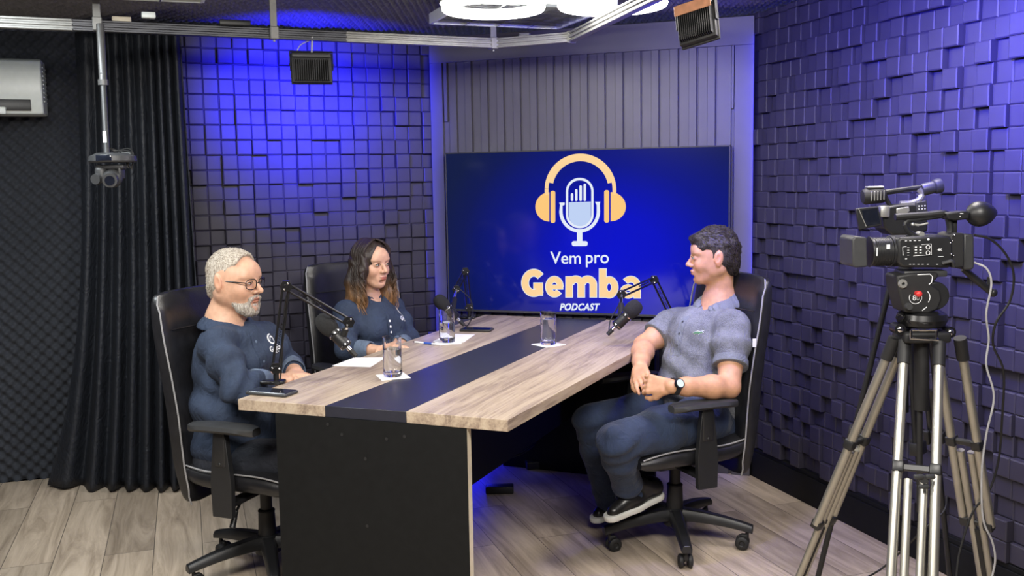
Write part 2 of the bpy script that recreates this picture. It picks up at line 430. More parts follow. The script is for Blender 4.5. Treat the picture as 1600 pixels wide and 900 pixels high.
# ceiling of ribbed foam
foam_sheet('ceiling', Vector((-3.6, -.2, CEIL + .045)) , dvec(0), Vector((0, 1, 0)), 6.8, 5.8, .06, .016, 'ceiling_foam', 5, norm=Vector((0, 0, -1)))
# floor
b = MB(); b.box((.0, 2.3, -.05), (8.4, 8.0, .1)); tag(b.obj('floor', 'floor_planks'), kind='structure')
# wall at the back of the studio and far left return, out of the photo
b = MB(); b.box((0, -1.3, CEIL / 2), (8.4, .08, CEIL)); tag(b.obj('wall_back', 'tile_paint'), kind='structure')
lf = FW - fd * 1.0
b = MB(); b.box((lf.x - .04, (lf.y - 1.3) / 2, CEIL / 2), (.08, lf.y + 1.3, CEIL)); tag(b.obj('wall_side', 'tile_paint'), kind='structure')

# back panel: header, frame board, vertical slats
PD = dvec(PY); PN = -nrm(PY)
PW = (P_R - P_L).length
PTOP = CEIL - .012
def pbox(b, u0, u1, z0, z1, d0, d1):
    q = [P_L + PD * u0 + PN * d0, P_L + PD * u1 + PN * d0, P_L + PD * u1 + PN * d1, P_L + PD * u0 + PN * d1]
    b.add([v + Vector((0, 0, z0)) for v in q] + [v + Vector((0, 0, z1)) for v in q], [(0, 3, 2, 1), (4, 5, 6, 7), (0, 1, 5, 4), (1, 2, 6, 5), (2, 3, 7, 6), (3, 0, 4, 7)])
def pu(px, py):
    q = onplane(px, py, P_R, PY); return (q - P_L).dot(PD), q.z
hz = pu(940, 84)[1]
b = MB(); pbox(b, 0, PW, 0, PTOP, -.06, 0)
pbox(b, 0, PW, hz, PTOP, 0, .022)                                           # header board
ul = pu(715, 300)[0]; ur = pu(1143, 300)[0]
pbox(b, 0, pu(697, 300)[0], 0, hz, 0, .020); pbox(b, pu(1147, 300)[0], PW, 0, hz, 0, .020)
# stepped side strips
zs = pu(1145, 170)[1]
pbox(b, pu(697, 200)[0], pu(702, 200)[0], pu(700, 190)[1], hz, 0, .020)
pbox(b, pu(1143, 200)[0], pu(1147, 200)[0], zs, hz, 0, .020)
# slats: each batten = wide face + narrow step, separated by a dark groove
edges = [715, 739, 764, 789, 815, 841, 867, 893, 920, 947, 975, 1003, 1031, 1061, 1090, 1119]
for i, e in enumerate(edges[:-1]):
    a = pu(e, 150)[0]; c = pu(edges[i + 1], 150)[0]; w = c - a
    pbox(b, a + .004, a + w * .55, 0.0, hz, 0, .010)
    pbox(b, a + w * .55, c - .003, 0.0, hz, 0, .018)
pbox(b, pu(703, 150)[0], pu(714, 150)[0], 0, hz, 0, .012)
pbox(b, pu(1119, 150)[0] + .004, pu(1143, 150)[0], 0, hz, 0, .014)
tag(b.obj('wall_panel', 'panel_laminate', bevel=.0012, seg=1), kind='structure')
# blue LED strips tucked behind the panel's two edges
for nm, u, Pq, yaw in (('left', .02, LW0, LY), ('right', PW - .02, RW0, RY)):
    b = MB(); q = P_L + PD * u - PN * .070
    M = Matrix.Rotation(PY, 3, 'Z')
    b.rbox((0, 0, 0), (.012, .010, CEIL - .2), .003, 2)
    o = b.obj('led_strip', 'blue_led'); o.location = q + Vector((0, 0, (CEIL - .2) / 2 + .05)); o.rotation_euler = (0, 0, PY)
    tag(o, 'blue glowing LED strip in the gap between ' + ('the slatted panel and the left tiled wall' if nm == 'left' else 'the slatted panel and the right tiled wall'), 'led strip')
lamp('led_strip_glow', 'AREA', P_L + PD * -.035 + PN * .05 + Vector((0, 0, 1.1)), P_L + PD * .2 + PN * .03 + Vector((0, 0, 1.1)), 3.5, (.015, .02, 1), .04, 2.0)
lamp('led_strip_glow', 'AREA', P_R + PD * .008 + PN * .035 + Vector((0, 0, 1.1)), P_R + PD * -.2 + PN * .03 + Vector((0, 0, 1.1)), 3.0, (.02, .02, 1), .04, 2.0)
lamp('led_strip_glow', 'AREA', (-.25, 4.98, .16), (-.12, 4.85, 0), 1.3, (.02, .02, 1), .3, .05)
# ================================================================== TABLE
TT = .76; TH = .036
def world_of(o):
    M = Matrix.Translation(o.location) @ o.rotation_euler.to_matrix().to_4x4()
    return world_of(o.parent) @ M if o.parent else M
def put(o, parent):                       # geometry is in room coordinates: keep it there under a placed parent
    o.data.transform(world_of(parent).inverted()); o.parent = parent; return o
nrow = [onz(x, y, TT) for x, y in ((371.5, 623.8), (507.2, 633.8), (634.6, 643), (793.2, 656.1))]
frow = [onz(x, y, TT) for x, y in ((757.5, 491.9), (870, 496.5), (946.9, 499.6), (1072, 505.2))]
ax = (frow[0] - nrow[0]).normalized(); TYAW = math.atan2(ax.y, ax.x); uxd = (nrow[3] - nrow[0]).normalized()
tbl_c = (nrow[0] + nrow[3] + frow[0] + frow[3]) / 4
table = empty('podcast_table', (tbl_c.x, tbl_c.y, 0), TYAW, 'long oak-look studio table with a black centre strip and black panel legs', 'table')
def board(name, a, b_, mat, sh=0, lo=0):
    bb = MB(); q = [nrow[a] + uxd * sh, nrow[b_] - uxd * sh, frow[b_] - uxd * sh, frow[a] + uxd * sh]
    bb.add([Vector((v.x, v.y, TT - TH)) for v in q] + [Vector((v.x, v.y, TT - lo)) for v in q], [(0, 3, 2, 1), (4, 5, 6, 7), (0, 1, 5, 4), (1, 2, 6, 5), (2, 3, 7, 6), (3, 0, 4, 7)])
    o = put(bb.obj(name, mat, bevel=.0012, seg=1), table); return o
board('oak_board', 0, 1, 'table_oak'); board('oak_board', 2, 3, 'table_oak')
tag(board('centre_board', 1, 2, 'table_black', .0006, .0004), 'black centre strip')
def wpanel(name, a, b_, z0, z1, th, mat, mats=None, edge=None):
    """upright panel from point a to b (plan), thickness th away from the viewer"""
    a = Vector((a[0], a[1], 0)); b_ = Vector((b_[0], b_[1], 0)); d = (b_ - a).normalized(); n = Vector((-d.y, d.x, 0)) * th
    bb = MB(); q = [a, b_, b_ + n, a + n]
    bb.add([v + Vector((0, 0, z0)) for v in q] + [v + Vector((0, 0, z1)) for v in q], [(0, 3, 2, 1), (4, 5, 6, 7), (0, 1, 5, 4), (2, 3, 7, 6), (3, 0, 4, 7)])
    bb.mi = 1 if edge else 0
    bb.add([q[1] + Vector((0, 0, z0)), q[2] + Vector((0, 0, z0)), q[2] + Vector((0, 0, z1)), q[1] + Vector((0, 0, z1))], [(0, 1, 2, 3)])
    return put(bb.obj(name, [mat, edge or mat]), table)
la = onz(430, 646, TT - TH); lb = onz(729.5, 669, TT - TH)
leg_n = wpanel('leg_panel', la, lb, 0.0, TT - TH, .030, 'panel_black', edge='cream_edge')
# screw caps on the near panel
for px, py in ((512, 663), (534, 679), (571, 717), (604, 686), (632, 682), (574, 822)):
    ln = (lb - la); yaw_ = math.atan2(ln.y, ln.x); q = onplane(px, py, la, yaw_)
    bb = MB(); n_ = Vector((math.sin(yaw_), -math.cos(yaw_), 0)); bb.cyl(q + n_ * -.001, q + n_ * .0012, .0055, .005, 14)
    c_ = put(bb.obj('screw_cap', 'dark_plastic_matte'), table)
fl = (frow[3] - frow[0]).normalized()
fa = frow[0] + fl * .13 - ax * .10; fb = frow[3] - fl * .13 - ax * .10
wpanel('leg_panel', fa, fb, 0.0, TT - TH, .030, 'panel_black')
ma = (la + lb) / 2 + ax * .032 ; mb_ = (fa + fb) / 2 - ax * .002
wpanel('modesty_panel', ma, mb_, .30, TT - TH, .018, 'panel_black')
# ================================================================== TELEVISION
TVo = P_R + PN * .068
def tvp(px, py): return onplane(px, py, TVo, PY)
c00, c10, c01, c11 = tvp(700, 487), tvp(1139.5, 497.5), tvp(696, 239), tvp(1141.5, 226)
tvc = (c00 + c10 + c01 + c11) / 4
tu0 = ((c00 - tvc).dot(PD) + (c01 - tvc).dot(PD)) / 2; tu1 = ((c10 - tvc).dot(PD) + (c11 - tvc).dot(PD)) / 2
tz0 = (c00.z + c10.z) / 2; tz1 = (c01.z + c11.z) / 2
# local frame: x along the screen, z up, -y towards the room
tv = empty('television', (tvc.x, tvc.y, tz0), PY, 'large flat television on the slatted panel showing a blue podcast title screen', 'television')
TW, THt = tu1 - tu0, tz1 - tz0
um = (tu0 + tu1) / 2
def tloc(px, py):
    q = tvp(px, py) - tvc; return q.dot(PD), q.z + tvc.z - tz0
b = MB(); b.rbox((um, .028, THt / 2), (TW, .042, THt), .006, 2); b.rbox((um, .054, THt * .45), (TW * .5, .02, THt * .5), .006, 2)
b.obj('housing', 'black_plastic', tv)
b = MB(); e = .007
for c, s_ in (((um, .003, THt - e / 2), (TW, .012, e)), ((um, .003, .006), (TW, .012, .012)), ((tu0 + e / 2, .003, THt / 2), (e, .012, THt)), ((tu1 - e / 2, .003, THt / 2), (e, .012, THt))): b.rbox(c, s_, .0015, 1)
b.obj('bezel', 'grey_plastic', tv)
def screen_mat():
    m, nt, bs = nodes('screen_picture')
    v = coords(nt); sep = N(nt, 'ShaderNodeSeparateXYZ'); nt.links.new(v, sep.inputs[0])
    cx, cz = tloc(960, 400)
    cmb = N(nt, 'ShaderNodeVectorMath', operation='SUBTRACT'); nt.links.new(v, cmb.inputs[0]); cmb.inputs[1].default_value = (cx, 0, cz)
    sc = N(nt, 'ShaderNodeVectorMath', operation='MULTIPLY'); nt.links.new(cmb.outputs[0], sc.inputs[0]); sc.inputs[1].default_value = (1.05, 0, 1.25)
    ln = N(nt, 'ShaderNodeVectorMath', operation='LENGTH'); nt.links.new(sc.outputs[0], ln.inputs[0])
    c = ramp(nt, ln.outputs['Value'], [(.0, (.0005, .004, .60)), (.25, (.0005, .004, .53)), (.55, (.001, .006, .24)), (.85, (.003, .008, .085)), (1.0, (.004, .010, .055))])
    nt.links.new(c, bs.inputs['Emission Color']); bs.inputs['Emission Strength'].default_value = 1
    bs.inputs['Base Color'].default_value = (.003, .003, .006, 1); bs.inputs['Roughness'].default_value = .10
screen_mat()
b = MB(); b.add([(tu0 + e, -.0015, .012), (tu1 - e, -.0015, .012), (tu1 - e, -.0015, THt - e), (tu0 + e, -.0015, THt - e), (tu0 + e, .006, .012), (tu1 - e, .006, .012), (tu1 - e, .006, THt - e), (tu0 + e, .006, THt - e)], [(0, 1, 2, 3), (7, 6, 5, 4), (0, 4, 5, 1), (1, 5, 6, 2), (2, 6, 7, 3), (3, 7, 4, 0)])
scr = b.obj('screen', 'screen_picture', tv)
for nm, c in (('picture_cream', (.97, .66, .33)), ('picture_gold', (.97, .58, .20)), ('picture_white', (.78, .84, .95)), ('picture_pale', (.52, .64, .90)), ('picture_blue', (.0006, .004, .50))):
    m, nt, bs = nodes(nm); bs.inputs['Base Color'].default_value = (0, 0, 0, 1); bs.inputs['Emission Color'].default_value = (*c, 1); bs.inputs['Emission Strength'].default_value = 1; bs.inputs['Roughness'].default_value = .2
def z4(x, y): return tloc(640 + x / 3.077, 220 + y / 3.077)
class Flat:
    """shapes drawn on the screen, in screen metres, a hair apart in depth"""
    def __init__(s): s.b = MB()
    def poly(s, pts, lay):
        y = -.0022 - lay * .0004; q = [z4(*p) for p in pts]; s.b.add([(u, y, z) for u, z in q], [tuple(range(len(q)))])
    def band(s, outer, inner, lay):
        y = -.0022 - lay * .0004; a = [z4(*p) for p in outer]; c = [z4(*p) for p in inner]; n = len(a)
        s.b.add([(u, y, z) for u, z in a + c], [(i, i + 1, n + i + 1, n + i) for i in range(n - 1)])
    def raw(s, vf, box, lay):
        v, f = vf; xs = [p[0] for p in v]; ys = [p[1] for p in v]; x0, x1, y0, y1 = min(xs), max(xs), min(ys), max(ys)
        y = -.0022 - lay * .0004; out = []
        for p in v:
            u, z = z4(box[0] + (p[0] - x0) / (x1 - x0) * (box[2] - box[0]), box[3] - (p[1] - y0) / (y1 - y0) * (box[3] - box[1])); out.append((u, y, z))
        s.b.add(out, f)
    def done(s, name, mat): return s.b.obj(name, mat, scr, fix=False)
def ell(cx, cy, rx, ry, a0, a1, n=40): return [(cx + rx * math.cos(R(a0 + (a1 - a0) * i / n)), cy - ry * math.sin(R(a0 + (a1 - a0) * i / n))) for i in range(n + 1)]
def rrect(x0, y0, x1, y1, r, n=6):
    o = []
    for cx, cy, a in ((x1 - r, y0 + r, 0), (x0 + r, y0 + r, 90), (x0 + r, y1 - r, 180), (x1 - r, y1 - r, 270)): o += ell(cx, cy, r, r, a, a + 90, n)
    return o
g = Flat(); g.band(ell(822, 235, 172, 173, 2, 178), ell(822, 235, 154, 155, 2, 178), 0)
g.band(ell(822, 233, 170, 171, 12, 168), ell(822, 233, 134, 135, 12, 168), 0)
g.poly([(650, 230), (668, 230), (668, 260), (650, 260)], 0); g.poly([(976, 228), (994, 228), (994, 258), (976, 258)], 0)
g.done('headband_drawing', 'picture_cream')
for cup, pad in (([(672, 248)] + ell(672, 318, 67, 70, 92, 268) + [(672, 388)], rrect(678, 240, 701, 395, 10)), ([(967, 247), (967, 388)] + ell(967, 317, 73, 70, -88, 88), rrect(936, 237, 960, 393, 10))):
    g = Flat(); g.poly(cup, 0); g.done('ear_cup_drawing', 'picture_gold'); g = Flat(); g.poly(pad, 0); g.done('ear_pad_drawing', 'picture_gold')
g = Flat(); o_ = rrect(752, 178, 885, 420, 65, 12); i_ = rrect(763, 190, 874, 408, 54, 12); g.band(o_ + [o_[0]], i_ + [i_[0]], 0)
g.band(ell(818, 338, 98, 103, 180, 360), ell(818, 338, 82, 87, 180, 360), 0)
g.poly([(720, 297), (746, 297), (746, 308), (736, 312), (736, 340), (720, 340), (724, 310)], 0); g.poly([(892, 293), (917, 293), (914, 310), (916, 340), (900, 340), (900, 310)], 0)
g.poly([(805, 432), (831, 432), (831, 484), (805, 484)], 0); g.poly(rrect(780, 482, 857, 506, 11), 0)
for x, y in ((782, 252), (802, 232), (823, 214), (843, 206)): g.poly(rrect(x - 6, y, x + 6, 290, 6), 2)
g.done('microphone_drawing', 'picture_white')
g = Flat(); g.poly([(766, 296), (872, 292)] + ell(819, 358, 53, 52, 0, -180, 20), 1); g.done('microphone_fill', 'picture_pale')
g = Flat(); g.raw(text_mesh('Vem', 1, offset=.010), (677, 533, 824, 592), 1); g.raw(text_mesh('pro', 1, offset=.010), (848, 548, 958, 608), 1); g.done('title_lettering', 'picture_white')
def stroke(fl, pts, w, lay, ext=0):
    P_ = [Vector(p) for p in pts]; n = len(P_); L1, L2 = [], []
    d0 = (P_[1] - P_[0]).normalized(); d1 = (P_[-1] - P_[-2]).normalized(); P_[0] = P_[0] - d0 * ext; P_[-1] = P_[-1] + d1 * ext
    for i in range(n):
        t = (P_[min(i + 1, n - 1)] - P_[max(i - 1, 0)]).normalized(); m_ = Vector((-t.y, t.x)) * (w / 2 + ext); L1.append(P_[i] + m_); L2.append(P_[i] - m_)
    fl.band(L1, L2, lay)
def gemba(name, mat, ext, lay):
    sets = {'G': [(ell(598, 683, 42, 49, 42, 318), 32), ([(640, 697), (598, 697)], 26), ([(625, 686), (625, 742)], 30)],
            'e': [(ell(697, 701, 28, 36, 2, 318), 27), ([(672, 703), (737, 703)], 18)],
            'm': [([(768, 653), (768, 751)], 31), ([(826, 690), (826, 751)], 31), ([(884, 690), (884, 751)], 31), (ell(800, 692, 26, 27, 0, 165), 31), (ell(857, 692, 27, 27, 0, 165), 31)],
            'b': [([(929, 616), (929, 752)], 32), (ell(960, 704, 27, 36, -179, 180), 30)],
            'a': [(ell(1051, 724, 24, 19, -179, 180), 25), ([(1095, 694), (1095, 755)], 30), (ell(1064, 694, 31, 29, 0, 140), 27)]}
    for ch, st in sets.items():
        g_ = Flat()
        for pts, w in st: stroke(g_, pts, w, lay, ext)
        g_.done(name, mat)
gemba('letter_outline', 'picture_white', 3.0, 1); gemba('letter', 'picture_cream', 0, 2)
g = Flat(); g.raw(text_mesh('PODCAST', 1, shear=.25, offset=.04, space=1.08), (722, 781, 916, 816), 1); g.done('subtitle_lettering', 'picture_white')

# ================================================================== OFFICE CHAIRS
def loft(b, secs):
    n = len(secs[0]); o = len(b.v)
    for s_ in secs: b.v += [tuple(p) for p in s_]
    for i in range(len(secs) - 1):
        for j in range(n): b.f.append((o + i * n + j, o + i * n + (j + 1) % n, o + (i + 1) * n + (j + 1) % n, o + (i + 1) * n + j)); b.m.append(b.mi)
    b.f.append(tuple(o + n - 1 - j for j in range(n))); b.m.append(b.mi)
    b.f.append(tuple(o + (len(secs) - 1) * n + j for j in range(n))); b.m.append(b.mi)
def interp(x, xs, ys): return float(np.interp(x, xs, ys))
# side profile of the back, height -> front surface x, thickness, half width
BZ = [.30, .36, .45, .55, .65, .78, .90, .98, 1.04, 1.075]
BX = [-.172, -.174, -.178, -.182, -.190, -.210, -.235, -.249, -.260, -.272]
BT = [.050, .066, .078, .084, .085, .080, .076, .070, .058, .035]
BW = [.215, .235, .248, .252, .252, .252, .250, .246, .238, .215]
def back_sec(z, n=10):
    x = interp(z, BZ, BX); t = interp(z, BZ, BT); w = interp(z, BZ, BW); P = []
    bolster = .030 if .36 < z < 1.03 else .012
    for i in range(n + 1):                     # front, from +w to -w, hollow in the middle
        y = w - 2 * w * i / n; q = abs(y) / w
        P.append((x + bolster * max(0, q - .55) / .45 * (1 if q < .93 else .55), y, z))
    for i in range(n + 1):
        y = -w + 2 * w * i / n; q = abs(y) / w
        P.append((x - t * (1 - .35 * q ** 4) + .012 * q * q, y, z))
    return P
def make_chair():
    ch = empty('office_chair', (0, 0, 0), 0)
    b = MB(); zs = np.concatenate([np.linspace(.30, .40, 4), np.linspace(.45, .95, 12), np.linspace(.98, 1.075, 6)])
    loft(b, [back_sec(z) for z in zs]); o = b.obj('backrest', 'leather', ch, sharp=60)
    md = o.modifiers.new('soft', 'SUBSURF'); md.levels = 1; md.render_levels = 1
    for s_ in (1, -1):
        b = MB(); pts = []
        for z in np.linspace(.31, 1.062, 26):
            x = interp(z, BZ, BX); w = interp(z, BZ, BW); bo = .030 * .55 if .36 < z < 1.03 else .008
            pts.append((x + bo + .002, s_ * (w - .002), z))
        b.tube(pts, .0032, 6); b.obj('piping', 'piping', o)
    b = MB(); b.tube([(interp(.94, BZ, BX) + .020, s_, .94) for s_ in np.linspace(-.20, .20, 8)], .002, 5); b.obj('seam', 'leather', o)
    # seat pad
    b = MB(); secs = []
    for i in range(15):
        t = i / 14; x = -.20 + t * .47
        w = .245 * (1 - .10 * (abs(t - .45) / .55) ** 3); th = .085 * (1 - .45 * max(0, (t - .8) / .2) ** 2) * (1 - .3 * max(0, (.12 - t) / .12))
        top = .455 - .03 * max(0, (t - .65) / .35) ** 2 + .015 * max(0, (.25 - t) / .25); P = []
        for j in range(24):
            a = 2 * PI * j / 24; c, s_ = math.cos(a), math.sin(a)
            P.append((x, w * math.copysign(abs(c) ** .45, c), top - th / 2 + th / 2 * math.copysign(abs(s_) ** .6, s_)))
        secs.append(P)
    loft(b, secs); st = b.obj('seat', 'leather', ch, sharp=70)
    for s_ in (1, -1):
        b = MB(); pts = [(-.20 + t * .47, s_ * .238 * (1 - .10 * (abs(t - .45) / .55) ** 3), .447 - .03 * max(0, (t - .65) / .35) ** 2 + .015 * max(0, (.25 - t) / .25)) for t in np.linspace(.02, .98, 16)]
        b.tube(pts, .003, 6); b.obj('piping', 'piping', st)
    b = MB(); b.rbox((-.0, 0, .345), (.24, .17, .045), .012); b.rbox((-.02, 0, .365), (.32, .30, .014), .004); b.rbox((-.19, 0, .42), (.05, .09, .20), .012)
    b.obj('tilt_mechanism', 'black_plastic', ch)
    b = MB(); b.tube([(.03, -.08, .35), (.04, -.20, .335), (.045, -.235, .31)], .005, 8); b.cyl((.045, -.235, .315), (.05, -.265, .265), .009, .011, 12); b.obj('lever', 'black_plastic', ch)
    b = MB(); b.cyl((0, 0, .20), (0, 0, .34), .022, n=20); b.cyl((0, 0, .09), (0, 0, .235), .036, .030, n=24); b.cyl((0, 0, .235), (0, 0, .242), .033, .028, n=24)
    b.obj('gas_lift', 'dark_plastic_matte', ch, bevel=.002)
    base = empty('base_pivot', (0, 0, 0))
    bpy.data.objects.remove(base)
    b = MB(); b.cyl((0, 0, .075), (0, 0, .145), .048, .040, n=24); hub = b.obj('base_hub', 'black_plastic', ch, bevel=.004)
    b = MB(); secs = []
    for t in np.linspace(0, 1, 9):
        x = .02 + t * .285; zc = .118 - .036 * t * t; w = .030 - .010 * t; h = .026 - .010 * t
        secs.append([(x, w * c, zc + h * s_) for c, s_ in ((1, -.8), (1, .2), (.6, 1), (-.6, 1), (-1, .2), (-1, -.8))])
    loft(b, secs)
    legm = b.obj('base_leg', 'black_plastic', ch, bevel=.003, sharp=50)
    b = MB()
    b.cyl((.283, 0, .050), (.283, 0, .075), .007, n=10)
    b.rbox((.272, 0, .046), (.030, .020, .030), .006)
    for s_ in (1, -1):
        b.lathe([(0, -.010), (.020, -.010), (.026, -.006), (.027, 0), (.026, .006), (.020, .010), (.012, .010), (.008, .006), (0, .006)] if s_ > 0 else [(0, -.006), (.008, -.006), (.012, -.010), (.020, -.010), (.026, -.006), (.027, 0), (.026, .006), (.020, .010), (0, .010)], (.265, s_ * .017, .0272), (0, 1, 0), 20)
    cas = b.obj('caster', 'dark_plastic_matte', legm, sharp=40)
    legs = [legm]
    for k in range(1, 5): c = copy_tree(legm, ch); c.rotation_euler = (0, 0, 2 * PI * k / 5); legs.append(c)
    for s_ in (1, -1):
        b = MB(); M = Matrix.Identity(3)
        y = s_ * .285
        b.add([(-.005, y - .012, .31), (.075, y - .012, .31), (.078, y - .012, .43), (.062, y - .012, .60), (.012, y - .012, .60), (-.008, y - .012, .43),
               (-.005, y + .012, .31), (.075, y + .012, .31), (.078, y + .012, .43), (.062, y + .012, .60), (.012, y + .012, .60), (-.008, y + .012, .43)],
              [(0, 1, 2, 3, 4, 5), (11, 10, 9, 8, 7, 6)] + [(i, (i + 1) % 6, 6 + (i + 1) % 6, 6 + i) for i in range(6)])
        b.rbox((.037, y, .555), (.046, .030, .13), .005); b.rbox((.035, s_ * .17, .345), (.05, .24, .016), .004)
        b.cyl((.037, y + s_ * .014, .50), (.037, y + s_ * .018, .50), .006, n=12)
        a_ = b.obj('armrest', 'black_plastic', ch, bevel=.003)
        b = MB(); secs = []
        for t in np.linspace(0, 1, 11):
            x = -.085 + t * .27; w = .046 * (1 - .5 * abs(2 * t - 1) ** 6); zt = .640 - .006 * abs(2 * t - 1) ** 3
            secs.append([(x, y + w * c, zt - .013 + .014 * s2) for c, s2 in ((1, -.2), (.9, .7), (.5, 1), (-.5, 1), (-.9, .7), (-1, -.2), (-.8, -.9), (.8, -.9))])
        loft(b, secs); b.obj('arm_pad', 'grey_plastic', a_, sharp=50)
    return ch, legs
chair0, legs0 = make_chair()
def place_chair(ch, legs_first, loc, face, label, base_deg, dz=0):
    """base legs keep their own heading; the upper half faces 'face'"""
    yaw = math.atan2(face[1], face[0]); ch.location = (loc[0], loc[1], dz); ch.rotation_euler = (0, 0, yaw)
    k = 0
    for c in ch.children:
        if c.name.startswith('base_leg'): c.rotation_euler = (0, 0, R(base_deg + 72 * k) - yaw); k += 1
    tag(ch, label, 'office chair', 'black leather office chairs')
chair1 = copy_tree(chair0); chair2 = copy_tree(chair0)
CH_L, FC_L = (-.935, 3.54), (.93, -.37)
CH_R, FC_R = (.635, 3.766), (-.93, -.36)
CH_W, FC_W = (-.625, 4.50), (.62, -.78)
place_chair(chair0, legs0, CH_L, FC_L, 'black leather office chair carrying the grey-haired man at the left end of the table', 144)
place_chair(chair1, legs0, CH_R, FC_R, 'black leather office chair carrying the man in the grey polo shirt', -91)
place_chair(chair2, legs0, CH_W, FC_W, 'black leather office chair behind the long-haired woman', 20)
# small white tag stitched to the back of the right chair
q = at(1189, 532, 3.62)
b = MB(); b.rbox((-.190, -.2545, .83), (.016, .002, .032), .0006, 1)
tagm = b.obj('label_tag', 'white_print', [c for c in chair1.children if c.name.startswith('backrest')][0]); tagm.location = (0, .508, 0)
# ================================================================== THINGS ON THE TABLE
def lookM(d, upv=(0, 0, 1)):
    d = Vector(d).normalized(); return frame_from(d, Vector(upv).cross(d) if abs(d.dot(Vector(upv))) < .99 else (1, 0, 0))
def bars(b, a, c, side, sep, r):
    a = Vector(a); c = Vector(c)
    for s_ in (1, -1): b.cyl(a + side * sep * s_, c + side * sep * s_, r, n=8)
def boom_arm(base_px, elbow, tip, where, cable_pts=None, spring=.006, hang=.0):
    base = onz(*base_px, TT); base.z = TT
    t = empty('boom_stand', base, 0, where, 'microphone stand', 'black boom stands clamped to the table')
    B0 = base + Vector((0, 0, .055))
    d1 = (elbow - B0).normalized(); d2 = (tip - elbow).normalized(); view = Vector((base.x, base.y, 0)).normalized()
    s1 = d1.cross(view).normalized(); s2 = d2.cross(view).normalized()
    b = MB(); b.cyl(base + Vector((0, 0, .0)), base + Vector((0, 0, .010)), .030, .028, 20); b.rbox(base + Vector((-.012, .0, .006)), (.085, .045, .012), .005, 2)
    b.cyl(base + Vector((0, 0, .008)), B0, .010, n=12); put(b.obj('clamp', 'black_steel', bevel=.001), t)
    b = MB(); bars(b, B0 + d1 * .01, elbow - d1 * .005, s1, .011, .0045)
    n = 40; pts = [B0 + d1 * (.05 + .11 * i / n) + (s1 * math.cos(i * 1.9) + view * math.sin(i * 1.9)) * .004 for i in range(n)]
    put(b.obj('lower_bars', 'black_steel'), t); b = MB(); b.tube(pts, .0012, 5); put(b.obj('spring', 'black_steel'), t)
    b = MB(); bars(b, elbow + d2 * .005, tip - d2 * .01, s2, .011, .0045); put(b.obj('upper_bars', 'black_steel'), t)
    b = MB(); n = 40; pts = [elbow + d2 * (.05 + .10 * i / n) + (s2 * math.cos(i * 1.9) + view * math.sin(i * 1.9)) * .004 for i in range(n)]; b.tube(pts, .0012, 5); put(b.obj('spring', 'black_steel'), t)
    for c_, sv in ((B0, s1), (elbow, s2), (tip, s2)):
        b = MB(); b.cyl(c_ - view * .010, c_ + view * .010, .022, n=6); b.cyl(c_ - view * .012, c_ + view * .012, .008, n=12)
        jp = put(b.obj('joint_plate', 'black_steel', bevel=.001), t)
        for s_ in (1, -1): b = MB(); b.ball(c_ + sv * .012 * s_ - view * .012, .0042, 8); put(b.obj('rivet', 'chrome'), jp)
    return t
def microphone(foam, tail, mount, label, chrome=True, foam_r=.033, foam_l=.085, cable=None):
    d = (tail - foam).normalized(); L = (tail - foam).length
    t = empty('microphone', foam, 0, label, 'microphone', 'studio microphones hanging from the boom arms')
    b = MB(); prof = []
    for i in range(13):
        a = PI * i / 12; prof.append((max(.0001, foam_r * math.sin(a) ** .7), -foam_l / 2 * math.cos(a)))
    b.lathe(prof, foam, d, 24); put(b.obj('windscreen', 'foam_grille'), t)
    b = MB(); s0 = foam_l * .42; b.lathe([(.0, s0 - .01), (.024, s0 - .01), (.025, s0 + .004), (.0245, s0 + .012), (.023, s0 + .014), (.023, s0 + .060), (.021, s0 + .066), (.012, s0 + .070), (0, s0 + .070)], foam, d, 24)
    put(b.obj('microphone_body', 'black_steel' if not chrome else 'black_plastic'), t)
    b = MB(); b.lathe([(.0, s0 + .003), (.0258, s0 + .003), (.0258, s0 + .007), (.0, s0 + .007)], foam, d, 24)
    if chrome: b.lathe([(.0, s0 + .058), (.0240, s0 + .058), (.0240, s0 + .062), (.0, s0 + .062)], foam, d, 24)
    b.lathe([(0, s0 + .068), (.0085, s0 + .068), (.0085, s0 + .086), (0, s0 + .086)], foam, d, 16); put(b.obj('metal_ring', 'chrome'), t)
    b = MB(); b.lathe([(0, s0 + .084), (.0095, s0 + .085), (.0085, s0 + .115), (.004, L), (0, L)], foam, d, 16); put(b.obj('connector', 'dark_plastic_matte'), t)
    b = MB(); q = foam + d * (s0 + .035); b.cyl(mount, mount + (q - mount) * .45, .007, n=12); put(b.obj('swivel_pin', 'chrome'), t)
    b = MB(); b.tube([mount + (q - mount) * .4, mount + (q - mount) * .7, q], [.012, .013, .010], 10); put(b.obj('clip', 'dark_plastic_matte'), t)
    if cable: b = MB(); b.tube(smooth_path(cable), .0028, 6); put(b.obj('cable', 'cable_black'), t)
    return t
# near left, in front of the grey-haired man
Y1 = onz(432, 600, TT).y
e1 = at(447, 447, Y1 + .02); t1 = at(545, 503, Y1 + .10)
boom_arm((432, 599), e1, t1, 'black boom arm rising in front of the grey-haired man', None)
microphone(at(511, 508, Y1 + .13), at(556, 556, Y1 + .10), t1, 'black microphone with silver rings between the grey-haired man and the woman', True, .034, .095,
           [at(556, 556, Y1 + .10), at(540, 540, Y1 + .14), at(520, 497, Y1 + .12), at(480, 462, Y1 + .06), at(452, 452, Y1 + .05), at(443, 500, Y1 + .04), at(441, 560, Y1 + .03), at(438, 592, Y1 + .02)])
